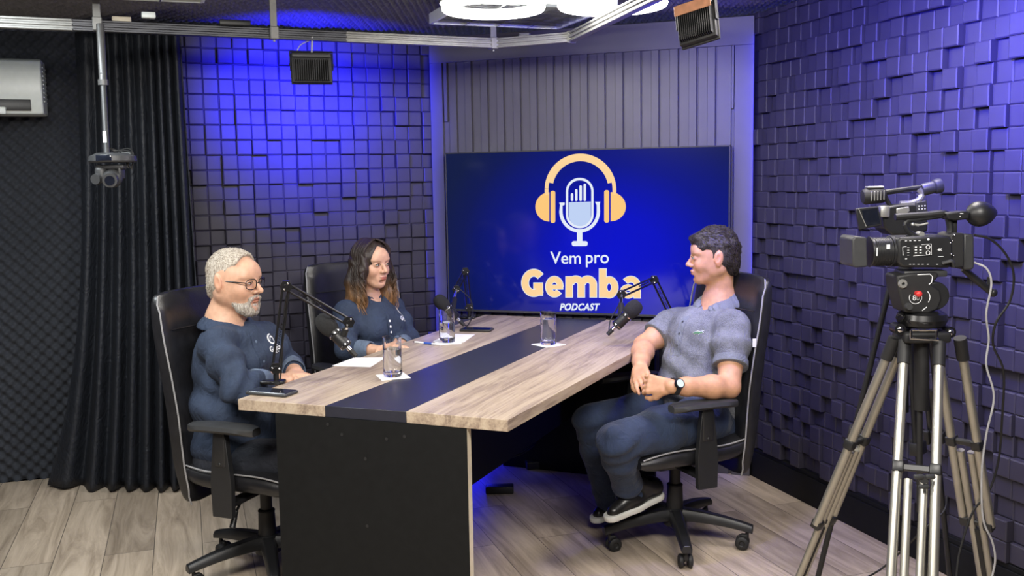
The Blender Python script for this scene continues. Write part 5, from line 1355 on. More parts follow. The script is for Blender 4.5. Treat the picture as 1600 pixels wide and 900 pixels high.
def collar(shirt, Nk, fwd, lft, rn, w, mat, zb=.024):
    """stand round the neck and two turned-down leaves that end in points at the throat"""
    A = lambda v: np.array(v); f = Field(A(Nk) - V3(.15, .15, .12), A(Nk) + V3(.15, .15, .08), .0030)
    for q in (1, -1):
        st, lf = [], []; vs = []
        for i, a in enumerate(np.linspace(0, 158, 11)):
            v = -fwd * math.cos(R(a)) + lft * q * math.sin(R(a)); t = a / 158; dz = zb - (.012 + zb) * t ** 1.4; vs.append(v)
            st.append(A(Nk) + A(v) * (rn + .009 + .004 * t) + V3(0, 0, dz)); lf.append(A(Nk) + A(v) * (rn + .019 + .020 * t) + V3(0, 0, dz - .012))
        for i in range(10):
            f.cone(st[i], st[i + 1], w * .75, w * .75, .003, flat=(vs[i], .25))
            k0, k1 = (1 + .30 * math.sin(PI * min(1, i / 9.) * .85)), (1 + .30 * math.sin(PI * min(1, (i + 1) / 9.) * .85))
            f.cone(lf[i], lf[i + 1], w * k0, w * (k1 if i < 9 else .8), .003, flat=(vs[i] * .7 + Vector((0, 0, .7)), .25))
        tip = lf[-1] - V3(0, 0, .026) + A(lft) * q * .014 + A(fwd) * .006; f.cone(lf[-2], tip, w * .95, w * .25, .003, flat=(fwd * .8 + lft * q * .3 + Vector((0, 0, .4)), .22))
    return put(f.obj('collar', mat, None, None, 1), shirt)
# ------------------------------------------------------------------ man in the grey polo shirt (right)
def young_man():
    ch = Vector((CH_R[0], CH_R[1], 0)); who = empty('person', (CH_R[0], CH_R[1], 0), 0, 'dark-haired man in grey polo shirt and blue jeans sitting with hands clasped', 'person', None)
    Hc = at(1115, 403, 3.84); Mh = rotm((-1, .10, .02), R(3), 0); hs = .93
    Sr, Sl = at(1056, 506, 3.98), at(1145, 510, 3.69); Ch = at(1103, 530, 3.86); Nk = at(1124, 468, 3.86)
    Er, Wr = at(1006, 540, 3.90), at(1000, 573, 3.68); El, Wl = at(1139, 605, 3.54), at(1050, 604, 3.44)
    Hp = at(1108, 640, 3.84); Bl = at(1090, 595, 3.82)
    fwd = Vector((-.80, -.60, 0)); lft = Vector((.60, -.80, 0)); A = lambda v: np.array(v)
    lo = V3(min(Er.x, Wr.x) - .10, 3.28, .50); hi = V3(1.02, 4.16, Hc.z + .16)
    f = Field(lo, hi, .0050, ([(Wr.x - .06, Wr.x + .12, .0026), (Hc.x - .13, Hc.x + .10, .0026)], [(3.36, 3.62, .0026), (Hc.y - .09, Hc.y + .09, .0026)], [(Wl.z - .09, Wl.z + .05, .0026), (Hc.z - .12, Hc.z + .13, .0024)]))
    W = head(f, Hc, Mh, hs, {'jaw': 1.04})
    f.chain([W(-.030, 0, -.045), A(Nk), A(Nk) + V3(.01, .01, -.05)], [.050, .052, .062], .03)
    f.chain([A(Nk) - V3(0, 0, .03), A(Ch), A(Bl), A(Hp)], [.06, .10, .10, .11], .05)
    for S, E_, Wt in ((Sr, Er, Wr), (Sl, El, Wl)):
        f.chain([A(Nk) - V3(0, 0, .05), A(S)], [.045, .045], .04)
        f.chain([A(S), A(S.lerp(E_, .5)), A(E_)], [.052, .049, .040], .03)
        f.chain([A(E_), A(E_.lerp(Wt, .3)), A(E_.lerp(Wt, .75)), A(Wt)], [.039, .043, .032, .0265], .02)
    f.cone(A(Nk) + A(fwd) * .01, A(Nk) + A(fwd) * .045 - V3(0, 0, .08), .045, .04, .03)
    hd = (at(1004, 605, 3.52) - Wr); hand(f, Wr, hd, (-.55, -.65, .5), -1, .010, (.22, .30, .30, .22), .98)
    hl = (at(1012, 600, 3.50) - Wl); hand(f, Wl + hl.normalized() * .01, hl, (-.15, -.8, .35), 1, .006, (.35, .45, .5, .5), .92)
    def ex(L, col, blob):
        for q in (1, -1): blob((.055, q * .02, -.075), (.045, .05, .035), (.90, .86, .84), .6)
    body = f.obj('body', 'skin_tan', who, face_tint(W, Hc, Mh, (.92, .66, .62), ex), 1)
    eyes(W, Mh, Hc, hs, body); 
    # hair
    h = Field(A(Hc) - V3(.14, .12, .14), A(Hc) + V3(.14, .12, .16), .0024)
    short_hair(h, W, Hc, Mh, hs, .012, .0065, 1); Mn = np.array(Mh)
    En = lambda c, r, k, mode: h.ell(W(*c), np.array(r) * hs, Mn, k * hs, mode)
    En((.070, 0, .085), (.024, .050, .014), .012, 'add'); En((.080, 0, .078), (.012, .040, .010), .01, 'add')
    En((.090, 0, -.020), (.072, .110, .086), .006, 'sub')       # face
    for q in (1, -1): En((.004, q * .098, -.052), (.036, .040, .050), .005, 'sub'); En((.052, q * .090, .014), (.042, .030, .036), .006, 'sub'); En((-.012, q * .094, .0), (.020, .018, .030), .004, 'sub')
    En((-.05, 0, -.128), (.09, .09, .060), .008, 'sub')
    for q in (1, -1): En((.007, q * .0720, .024), (.0115, .0085, .040), .004, 'add')
    h.warp(lambda P: .0022 * sines(P, 90, 3, 10) + .0030 * np.sin(55 * ((P - A(Hc)) @ Mn[:, 0]) + 160 * ((P - A(Hc)) @ Mn[:, 1]) * .7 + 3 * sines(P, 40, 5)) * (((P - A(Hc)) @ Mn[:, 2]) > .05))
    ho = h.obj('hair', 'hair_dark', body, None, 0); brow(W, Mh, body, 'hair_dark', .0040, hs)
    Fh, Uh = Mh @ Vector((1, 0, 0)), Mh @ Vector((0, 0, 1)); strands(ho, 'hair_strands', 'hair_dark', 2600, .015, lambda p, n_: (Fh * .9 + Uh * .35) if (p - Hc).dot(Uh) > .07 else (-Uh - Fh * .5), .0011, 4, .30, where=lambda p: (Mh.transposed() @ (p - Hc)).z > .052 or (Mh.transposed() @ (p - Hc)).x < -.03, )
    # polo shirt
    f = Field(V3(Er.x - .02, 3.36, .50), V3(1.04, 4.20, Nk.z + .08), .0048)
    f.chain([A(Nk) + V3(.0, .0, -.090), A(Ch) + A(fwd) * .01, A(Bl), A(Hp)], [.075, .125, .122, .130], .07)
    f.ell(A(Ch) + A(fwd) * .035 + V3(0, 0, .0), (.10, .155, .11), np.array(rotm(fwd)), .05)
    f.ell(A(Bl) + A(fwd) * .02, (.118, .150, .15), np.array(rotm(fwd)), .05); f.ell(A(Hp) + V3(.02, .0, .0), (.125, .165, .09), np.array(rotm(fwd)), .05)
    for S in (Sr, Sl): f.chain([A(Nk) - V3(0, 0, .062), A(S)], [.044, .056], .05)
    for S, E_, t in ((Sr, Er, .62), (Sl, El, .66)):
        e = S.lerp(E_, t); f.chain([A(S), A(S.lerp(E_, .3)), A(e)], [.062, .066, .063], .035)
    def wp_(P):
        o = -.0016 * sines(P, 45, 2)
        o = o + folds(P, A(Bl) + A(fwd) * .1, (.3, -.1, 1), 70, 0.0114, .14, 4) + folds(P, A(Hp) + A(fwd) * .08, (.2, .1, 1), 85, 0.0133, .12, 6)
        o = o + folds(P, A(Sr.lerp(Er, .3)), A(Er - Sr), 75, 0.0066, .09, 7) + folds(P, A(Sl.lerp(El, .4)), A(El - Sl), 70, 0.0066, .09, 8) + folds(P, A(Ch) + A(lft) * .12, (.5, 0, 1), 60, 0.0076, .1, 9)
        return o
    f.warp(wp_)
    f.cone(A(Nk) + A(fwd) * .045 + V3(0, 0, .02), A(Nk) + A(fwd) * .095 + V3(0, 0, -.06), .032, .006, .008, 'sub')
    for S, E_, t in ((Sr, Er, .62), (Sl, El, .66)):
        e = S.lerp(E_, t); f.cone(e + (E_ - S).normalized() * .066, e + (E_ - S).normalized() * .14, .080, .080, .004, 'int2') if False else None
        # square sleeve end
        sl, P = f.sub(A(e) - .13, A(e) + .13); dn = A((E_ - S).normalized()); d = (P - A(e)) @ dn; rad = np.linalg.norm((P - A(e)) - d[..., None] * dn, axis=-1)
        F0 = f.F[sl]; near = (rad < .085) & (d > -.02); f.F[sl] = np.where(near, np.maximum(F0, d - .004), F0)
    shirt = f.obj('polo_shirt', 'polo_heather', who, None, 1)
    for S, E_, t, r in ((Sr, Er, .62, .0640), (Sl, El, .66, .0635)):
        e = S.lerp(E_, t); dn = (E_ - S).normalized(); b = MB(); b.lathe([(r + .0005, -.026), (r + .0028, -.022), (r + .0028, .002), (r - .001, .0045), (r - .006, .002), (r - .006, -.026)], e, dn, 40, True); put(b.obj('sleeve_hem', 'polo_collar'), shirt)
    # collar: two folded leaves
    collar(shirt, Nk, fwd, lft, .052, .020, 'polo_collar')
    b = MB(); p0 = A(Ch) + A(fwd) * .14 + V3(0, 0, .105); pl = []
    for x in (-.017, .017): pl += [Vector(p0) + lft * x]
    for x in (.017, -.017): pl += [Vector(p0) + lft * x - Vector((0, 0, .155))]
    n = 14; vs = []; fs = []
    for i in range(n + 1):
        for x in (-.016, 0, .016): vs.append(Vector(p0) + lft * x - Vector((0, 0, .15 * i / n)))
    for i in range(n):
        for j in range(2): fs.append((i * 3 + j, i * 3 + j + 1, (i + 1) * 3 + j + 1, (i + 1) * 3 + j))
    b.add(vs, fs); o = b.obj('placket', 'polo_collar', fix=False); stick(o, shirt, -fwd, .0022); put(o, shirt)
    for z in (.02, .065, .11):
        q = Vector(p0) - Vector((0, 0, z)); b = MB(); b.add([q + lft * (.0045 * math.cos(a)) + Vector((0, 0, .0045 * math.sin(a))) for a in np.linspace(0, 2 * PI, 13)[:-1]], [tuple(range(12))]); o = b.obj('button', 'grey_plastic', fix=False); stick(o, shirt, -fwd, .0040); put(o, shirt)
    # small green reptile emblem on a white patch
    c = at(1090, 520, 3.72); b = MB(); x = (-fwd).cross(Vector((0, 0, 1))).normalized() * -1
    x = Vector((0, 0, 1)).cross(-fwd).normalized() * -1
    cr = [(-.018, -.002), (-.010, .003), (-.002, .006), (.006, .004), (.016, .008), (.013, .003), (.018, .001), (.008, -.002), (.004, -.006), (.001, -.002), (-.006, -.003), (-.010, -.007), (-.011, -.002)]
    simple('croc_green', (.05, .16, .07), .6)
    b.add([c + lft * u * .95 + Vector((0, 0, w)) for u, w in [(p_[0] * 1.12, p_[1] * 1.3) for p_ in cr]], [tuple(range(len(cr)))]); o = b.obj('chest_emblem', 'white_print', fix=False); stick(o, shirt, -fwd, .0016); put(o, shirt)
    b = MB(); b.add([c + lft * u + Vector((0, 0, w)) for u, w in cr], [tuple(range(len(cr)))]); o = b.obj('chest_emblem', 'croc_green', fix=False); stick(o, shirt, -fwd, .0024); put(o, shirt)
    # jeans
    HL, KL, AL_ = at(1102, 655, 3.70), at(962, 690, 3.46), at(984, 772, 3.68); HR, KR_, AR = at(1075, 640, 3.93), at(922, 657, 3.82), at(955, 800, 3.95)
    f = Field(V3(.20, 3.32, .04), V3(1.02, 4.12, .66), .0055)
    f.ell(A(Hp) + V3(.01, 0, -.045), (.14, .175, .10), np.array(rotm(fwd)), .04)
    f.chain([A(HL), A(HL.lerp(KL, .5)), A(KL)], [.098, .086, .068], .035); f.chain([A(HR), A(HR.lerp(KR_, .5)), A(KR_)], [.098, .086, .068], .035)
    f.chain([A(KL), A(KL.lerp(AL_, .3)), A(KL.lerp(AL_, .75)), A(AL_)], [.064, .066, .055, .053], .02); f.chain([A(KR_), A(KR_.lerp(AR, .3)), A(KR_.lerp(AR, .75)), A(AR)], [.064, .066, .054, .050], .02)
    f.warp(lambda P: -.0015 * sines(P, 40, 12) + folds(P, A(KL), A(AL_ - KL), 95, 0.0085, .09, 1) + folds(P, A(AL_), A(AL_ - KL), 110, 0.0104, .09, 2) + folds(P, A(AR), A(AR - KR_), 110, 0.0095, .09, 3) + folds(P, A(KR_), A(AR - KR_), 90, 0.0076, .09, 4) + folds(P, A(HL) + A(fwd) * .08, A(KL - HL), 70, 0.0095, .11, 5) + folds(P, A(HR) + A(fwd) * .08, A(KR_ - HR), 70, 0.0095, .11, 5))
    for K_, A_ in ((KL, AL_), (KR_, AR)):
        sl, P = f.sub(A(A_) - .1, A(A_) + .1); dn = A((A_ - K_).normalized()); d = (P - A(A_)) @ dn; F0 = f.F[sl]; f.F[sl] = np.where(d > -.03, np.maximum(F0, d - .012), F0)
    f.obj('jeans', 'jeans', who, None, 1)
    # shoes
    for A_, heel, toe, nm in ((AL_, at(1022, 779, 3.72), at(955, 811, 3.60), 0), (AR, None, None, 1)):
        if nm:
            toe = Vector((.335, 3.90, .045)); heel = Vector((.47, 4.02, .075))
            heel = toe + (heel - toe).normalized() * .19
        d = (toe - heel).normalized(); upv = (Vector((0, 0, 1)) - d * d.z).normalized(); sdv = upv.cross(d)
        f = Field(A(heel.lerp(toe, .5)) - .20, A(heel.lerp(toe, .5)) + .20, .0040)
        f.chain([A(heel + upv * .045), A(heel.lerp(toe, .5) + upv * .040), A(toe + upv * .020 - d * .02)], [.040, .042, .030], .03, flat=(sdv, .86))
        f.cone(A(heel + upv * .05 - d * .0), A(heel.lerp(toe, .25) + upv * .085), .038, .040, .02)
        f.cone(A(heel.lerp(toe, .12) + upv * .105), A(heel.lerp(toe, .18) + upv * .15), .032, .034, .004, 'sub')
        sl, P = f.sub(A(heel) - .3, A(toe) + .3); f.plane(heel + upv * .004, -upv, .002)
        sh = f.obj('shoe', 'shoe_leather', who, None, 1)
        f = Field(A(heel.lerp(toe, .5)) - .20, A(heel.lerp(toe, .5)) + .20, .0036)
        f.chain([A(heel + upv * .010), A(heel.lerp(toe, .5) + upv * .010), A(toe + upv * .010 - d * .012)], [.044, .045, .040], .02, flat=(sdv, .90))
        f.plane(heel + upv * .020, upv, .002); f.plane(heel - upv * .004, -upv, .002)
        f.obj('sole', 'sole_white', sh, None, 1)
        b = MB()
        for i in range(5):
            q = heel.lerp(toe, .42 + .09 * i) + upv * (.083 - .009 * i); b.tube([q - sdv * .018, q + upv * .004, q + sdv * .018], .0028, 6)
        put(b.obj('laces', 'black_plastic'), sh)
        b = MB(); b.cyl(heel.lerp(toe, .12) + upv * .09, A_ + (A_ - heel) * .0 + Vector((0, 0, .02)), .031, .030, 16); put(b.obj('sock', 'dark_plastic_matte'), who)
    # watch
    d = (Wl - El).normalized(); wc = Wl - d * .010; b = MB(); b.lathe([(.0295, -.010), (.0315, -.010), (.0320, 0), (.0315, .010), (.0295, .010)], wc, d, 32, True)
    wt = put(b.obj('watch', 'dark_plastic_matte'), who)
    nn = Vector((-.25, -.9, .45)); nn = (nn - d * nn.dot(d)).normalized(); b = MB(); b.cyl(wc + nn * .030, wc + nn * .040, .0190, .0185, 28); put(b.obj('watch_case', 'black_steel'), wt)
    simple('watch_green', (.55, .72, .62), .3); b = MB(); b.cyl(wc + nn * .040, wc + nn * .0408, .0145, n=28); put(b.obj('watch_dial', 'watch_green'), wt)
    return who
young_man()

# ------------------------------------------------------------------ grey-haired man (left)
def older_man():
    who = empty('person', (CH_L[0], CH_L[1], 0), 0, 'grey-bearded man with glasses and navy denim shirt at the left table end', 'person')
    A = lambda v: np.array(v)
    Hc = at(367, 440, 3.56); Mh = rotm((.93, -.34, -.02), R(3), 0); hs = .99
    fwd = Vector((.80, -.60, 0)); lft = Vector((.60, .80, 0))
    Nk = at(352, 497, 3.58); Ch = at(367, 560, 3.58); Bl = at(365, 630, 3.55); Hp = at(372, 690, 3.54)
    Sr, Sl = at(340, 540, 3.42), at(416, 530, 3.70)
    Er, Wr = at(372, 606, 3.29), at(428, 592, 3.50); El, Wl = at(449, 572, 3.74), at(462, 583, 3.62)
    f = Field(V3(-1.30, 3.12, .45), V3(-.62, 3.98, Hc.z + .16), .0050, ([(Hc.x - .10, Hc.x + .13, .0026)], [(Hc.y - .1, Hc.y + .1, .0026)], [(Hc.z - .13, Hc.z + .13, .0024)]))
    W = head(f, Hc, Mh, hs, {'jaw': 1.06, 'fat': .003, 'nose': .005}); Mn = np.array(Mh)
    f.ell(W(.058, 0, -.095), (.034, .034, .026), Mn, .02)                    # fuller chin
    f.chain([W(-.026, 0, -.050), A(Nk), A(Nk) + V3(-.01, 0, -.05)], [.058, .062, .07], .03)
    f.chain([A(Nk) - V3(0, 0, .03), A(Ch), A(Bl), A(Hp)], [.06, .10, .11, .11], .05)
    for S, E_, Wt in ((Sr, Er, Wr), (Sl, El, Wl)):
        f.chain([A(Nk) - V3(0, 0, .05), A(S)], [.045, .045], .04); f.chain([A(S), A(E_)], [.048, .040], .03)
        f.chain([A(E_), A(E_.lerp(Wt, .35)), A(Wt)], [.038, .040, .028], .02)
    f.cone(A(Nk) + A(fwd) * .01, A(Nk) + A(fwd) * .05 - V3(0, 0, .10), .05, .04, .03)
    hand(f, Wr, (at(470, 590, 3.58) - Wr), (-.1, -.4, .9), 1, .008, (.3, .35, .35, .3), .95)
    hand(f, Wl, (at(478, 590, 3.50) - Wl), (.1, .1, 1), -1, .008, (.35, .4, .4, .35), .95)
    def ex(L, col, blob):
        blob((.080, 0, -.080), (.035, .045, .030), (.90, .88, .88), .8)
        for q in (1, -1): blob((.04, q * .05, -.055), (.05, .03, .035), (.92, .88, .86), .7)
    body = f.obj('body', 'skin_warm', who, face_tint(W, Hc, Mh, (.88, .68, .65), ex), 1); eyes(W, Mh, Hc, hs, body, open_=.8); brow(W, Mh, body, 'beard_grey', .0026, hs)
    h = Field(A(Hc) - V3(.15, .13, .15), A(Hc) + V3(.14, .13, .14), .0025); En = lambda c, r, k, mode: h.ell(W(*c), np.array(r) * hs, Mn, k * hs, mode)
    short_hair(h, W, Hc, Mh, hs, .003, .005, 1)
    En((.098, 0, .020), (.076, .110, .110), .006, 'sub'); 
    for q in (1, -1): En((.006, q * .098, -.052), (.038, .040, .050), .005, 'sub'); En((.052, q * .080, .045), (.032, .030, .034), .008, 'sub'); En((-.012, q * .094, .0), (.020, .018, .030), .004, 'sub')
    En((-.05, 0, -.125), (.09, .09, .050), .008, 'sub')
    h.warp(lambda P: .0014 * sines(P, 130, 3, 12))
    ho = h.obj('hair', 'hair_grey', body, None, 0); Fh, Uh = Mh @ Vector((1, 0, 0)), Mh @ Vector((0, 0, 1)); strands(ho, 'hair_strands', 'hair_grey', 2600, .010, lambda p, n_: (Fh * .7 + Uh * .2) if (p - Hc).dot(Uh) > .07 else (-Uh - Fh * .3), .0009, 4, .30, where=lambda p: (Mh.transposed() @ (p - Hc)).z > .052 or (Mh.transposed() @ (p - Hc)).x < -.02)
    # beard and moustache
    h = Field(A(Hc) - V3(.15, .13, .16), A(Hc) + V3(.15, .13, .06), .0022); En = lambda c, r, k=.015, mode='add': h.ell(W(*c), np.array(r) * hs, Mn, k * hs, mode); Cn = lambda a, c, r0, r1, k=.015: h.cone(W(*a), W(*c), r0 * hs, r1 * hs, k * hs)
    En((.066, 0, -.098), (.027, .030, .024), .02); En((.080, 0, -.080), (.013, .020, .011), .01)
    for q in (1, -1):
        Cn((.0945, q * .004, -.0440), (.088, q * .026, -.054), .0046, .0044, .005); Cn((.088, q * .026, -.054), (.078, q * .031, -.078), .0050, .008, .008)
        Cn((-.008, q * .061, -.038), (.055, q * .038, -.088), .0140, .0145, .02); Cn((.055, q * .038, -.088), (.068, q * .020, -.100), .015, .018, .02)
        Cn((-.006, q * .067, .002), (-.006, q * .064, -.040), .0065, .0085, .01)
    h.warp(lambda P: .0016 * sines(P, 140, 9, 12)); ho = h.obj('beard', 'beard_grey', body, None, 0); strands(ho, 'beard_strands', 'beard_grey', 2200, .009, lambda p, n_: -Uh + Fh * .25, .0008, 6, .35)
    # spectacles
    g = MB(); 
    L_ = lambda x, y, z: Vector(W(x, y, z))
    for q in (1, -1):
        cen = (.099, q * .033, .002); g.tube([L_(cen[0] - .12 * abs(math.cos(a)) * .0 - (.010 if math.cos(a) * q > 0 else 0) * abs(math.cos(a)), cen[1] + .0255 * math.copysign(abs(math.cos(a)) ** .7, math.cos(a)), cen[2] + .019 * math.copysign(abs(math.sin(a)) ** .7, math.sin(a))) for a in np.linspace(0, 2 * PI, 29)], .0017, 6, False)
        g.tube([L_(.090, q * .058, .008), L_(.075, q * .070, .010), L_(.020, q * .078, .010), L_(-.012, q * .078, .014), L_(-.028, q * .076, -.002)], .0022, 6)
    g.tube([L_(.100, -.008, .004), L_(.104, 0, .007), L_(.100, .008, .004)], .0017, 6)
    gl = put(g.obj('spectacles', 'black_steel'), body)
    for q in (1, -1):
        g = MB(); pts = [L_(.0985 - (.010 if math.cos(a) * q > 0 else 0) * abs(math.cos(a)), q * .033 + .0245 * math.copysign(abs(math.cos(a)) ** .7, math.cos(a)), .002 + .018 * math.copysign(abs(math.sin(a)) ** .7, math.sin(a))) for a in np.linspace(0, 2 * PI, 25)[:-1]]
        g.add(pts, [tuple(range(24))]); put(g.obj('spectacle_lens', 'lens_glass', fix=False), gl)
    # shirt
    f = Field(V3(-1.36, 3.08, .40), V3(-.60, 4.0, Nk.z + .07), .0052); Rf = np.array(rotm(fwd))
    f.chain([A(Nk) + V3(0, 0, -.095), A(Ch), A(Bl), A(Hp)], [.08, .12, .13, .13], .07)
    f.ell(A(Ch) + A(fwd) * .02, (.125, .180, .14), Rf, .05); f.ell(A(Bl) + A(fwd) * .03, (.150, .175, .13), Rf, .05); f.ell(A(Hp), (.16, .185, .10), Rf, .05)
    for S, E_, Wt in ((Sr, Er, Wr), (Sl, El, Wl)):
        f.chain([A(Nk) - V3(0, 0, .062), A(S)], [.046, .056], .05); f.chain([A(S), A(S.lerp(E_, .5)), A(E_)], [.060, .058, .054], .035)
        f.chain([A(E_), A(E_.lerp(Wt, .55))], [.056, .050], .02)
    f.warp(lambda P: -.0016 * sines(P, 40, 22) + folds(P, A(Sr.lerp(Er, .5)), A(Er - Sr), 62, 0.0123, .10, 1) + folds(P, A(Er), A(Er - Sr) + A(Wr - Er), 75, 0.0114, .09, 2) + folds(P, A(Bl) + A(fwd) * .08 - A(lft) * .08, (.3, 0, 1), 55, 0.0133, .16, 3) + folds(P, A(Sl.lerp(El, .5)), A(El - Sl), 60, 0.0095, .10, 4) + folds(P, A(Ch) + A(fwd) * .1, (-.6, .2, 1), 50, 0.0095, .13, 5))
    f.cone(A(Nk) + A(fwd) * .050 + V3(0, 0, .02), A(Nk) + A(fwd) * .100 + V3(0, 0, -.075), .034, .008, .008, 'sub')
    shirt = f.obj('denim_shirt', 'denim_shirt', who, None, 1)
    for E_, Wt in ((Er, Wr), (El, Wl)):
        e = E_.lerp(Wt, .60); dn = (Wt - E_).normalized(); f = Field(A(e) - .10, A(e) + .10, .004)
        f.cone(A(e - dn * .030), A(e + dn * .020), .054, .047, .01); f.cone(A(e + dn * .03), A(e + dn * .09), .040, .042, .006, 'sub'); f.plane(e + dn * .034, dn, .006); f.plane(e - dn * .040, -dn, .006)
        f.warp(lambda P: .003 * sines(P, 70, 31)); put(f.obj('rolled_cuff', 'denim_cuff', None, None, 1), shirt)
    collar(shirt, Nk, fwd, lft, .058, .020, 'denim_shirt', .010)
    n = 26; vs = []; fs = []; b = MB(); p0 = Vector(A(Ch)) + fwd * .12 + Vector((0, 0, .125))
    for i in range(n + 1):
        for x in (-.016, 0, .016): vs.append(p0 + lft * x - Vector((0, 0, .30 * i / n)))
    for i in range(n):
        for j in range(2): fs.append((i * 3 + j, i * 3 + j + 1, (i + 1) * 3 + j + 1, (i + 1) * 3 + j))
    b.add(vs, fs); o = b.obj('placket', 'denim_shirt', fix=False); stick(o, shirt, -fwd, .0024); put(o, shirt)
    for z in (.05, .12, .19, .26):
        q = p0 - Vector((0, 0, z)); b = MB(); b.add([q + lft * (.005 * math.cos(a)) + Vector((0, 0, .005 * math.sin(a))) for a in np.linspace(0, 2 * PI, 13)[:-1]], [tuple(range(12))]); o = b.obj('button', 'denim_cuff', fix=False); stick(o, shirt, -fwd, .0042); put(o, shirt)
    swirl_logo(shirt, shirt, at(411, 538, 3.62), Vector((-.75, .66, 0)), .062)
    # trousers
    KR2, KL2 = Vector((-.56, 3.30, .50)), Vector((-.46, 3.56, .50)); HR2, HL2 = A(Hp) + A(-lft) * .09 - V3(0, 0, .06), A(Hp) + A(lft) * .09 - V3(0, 0, .06)
    f = Field(V3(-1.30, 3.14, .05), V3(-.36, 3.86, .66), .0065)
    f.ell(A(Hp) - V3(0, 0, .05), (.14, .175, .095), Rf, .04)
    for H_, K_ in ((HR2, KR2), (HL2, KL2)):
        An = K_ + Vector((-.06, .02, -.38)); f.chain([H_, A(K_)], [.09, .066], .03); f.chain([A(K_), A(An)], [.062, .045], .02)
    f.obj('trousers', 'dark_trousers', who, None, 1)
    for K_ in (KR2, KL2):
        f = Field(A(K_ + Vector((-.06, .02, -.44))) - V3(.14, .12, .08), A(K_ + Vector((-.06, .02, -.44))) + V3(.26, .12, .10), .0055); an = K_ + Vector((-.06, .02, -.44)); f.chain([A(an) + V3(-.03, 0, 0), A(an) + V3(.10, -.03, -.012), A(an) + V3(.17, -.05, -.02)], [.045, .042, .034], .02); f.plane((0, 0, .012), (0, 0, -1), .002); f.obj('shoe', 'shoe_leather', who, None, 1)
    return who
older_man()

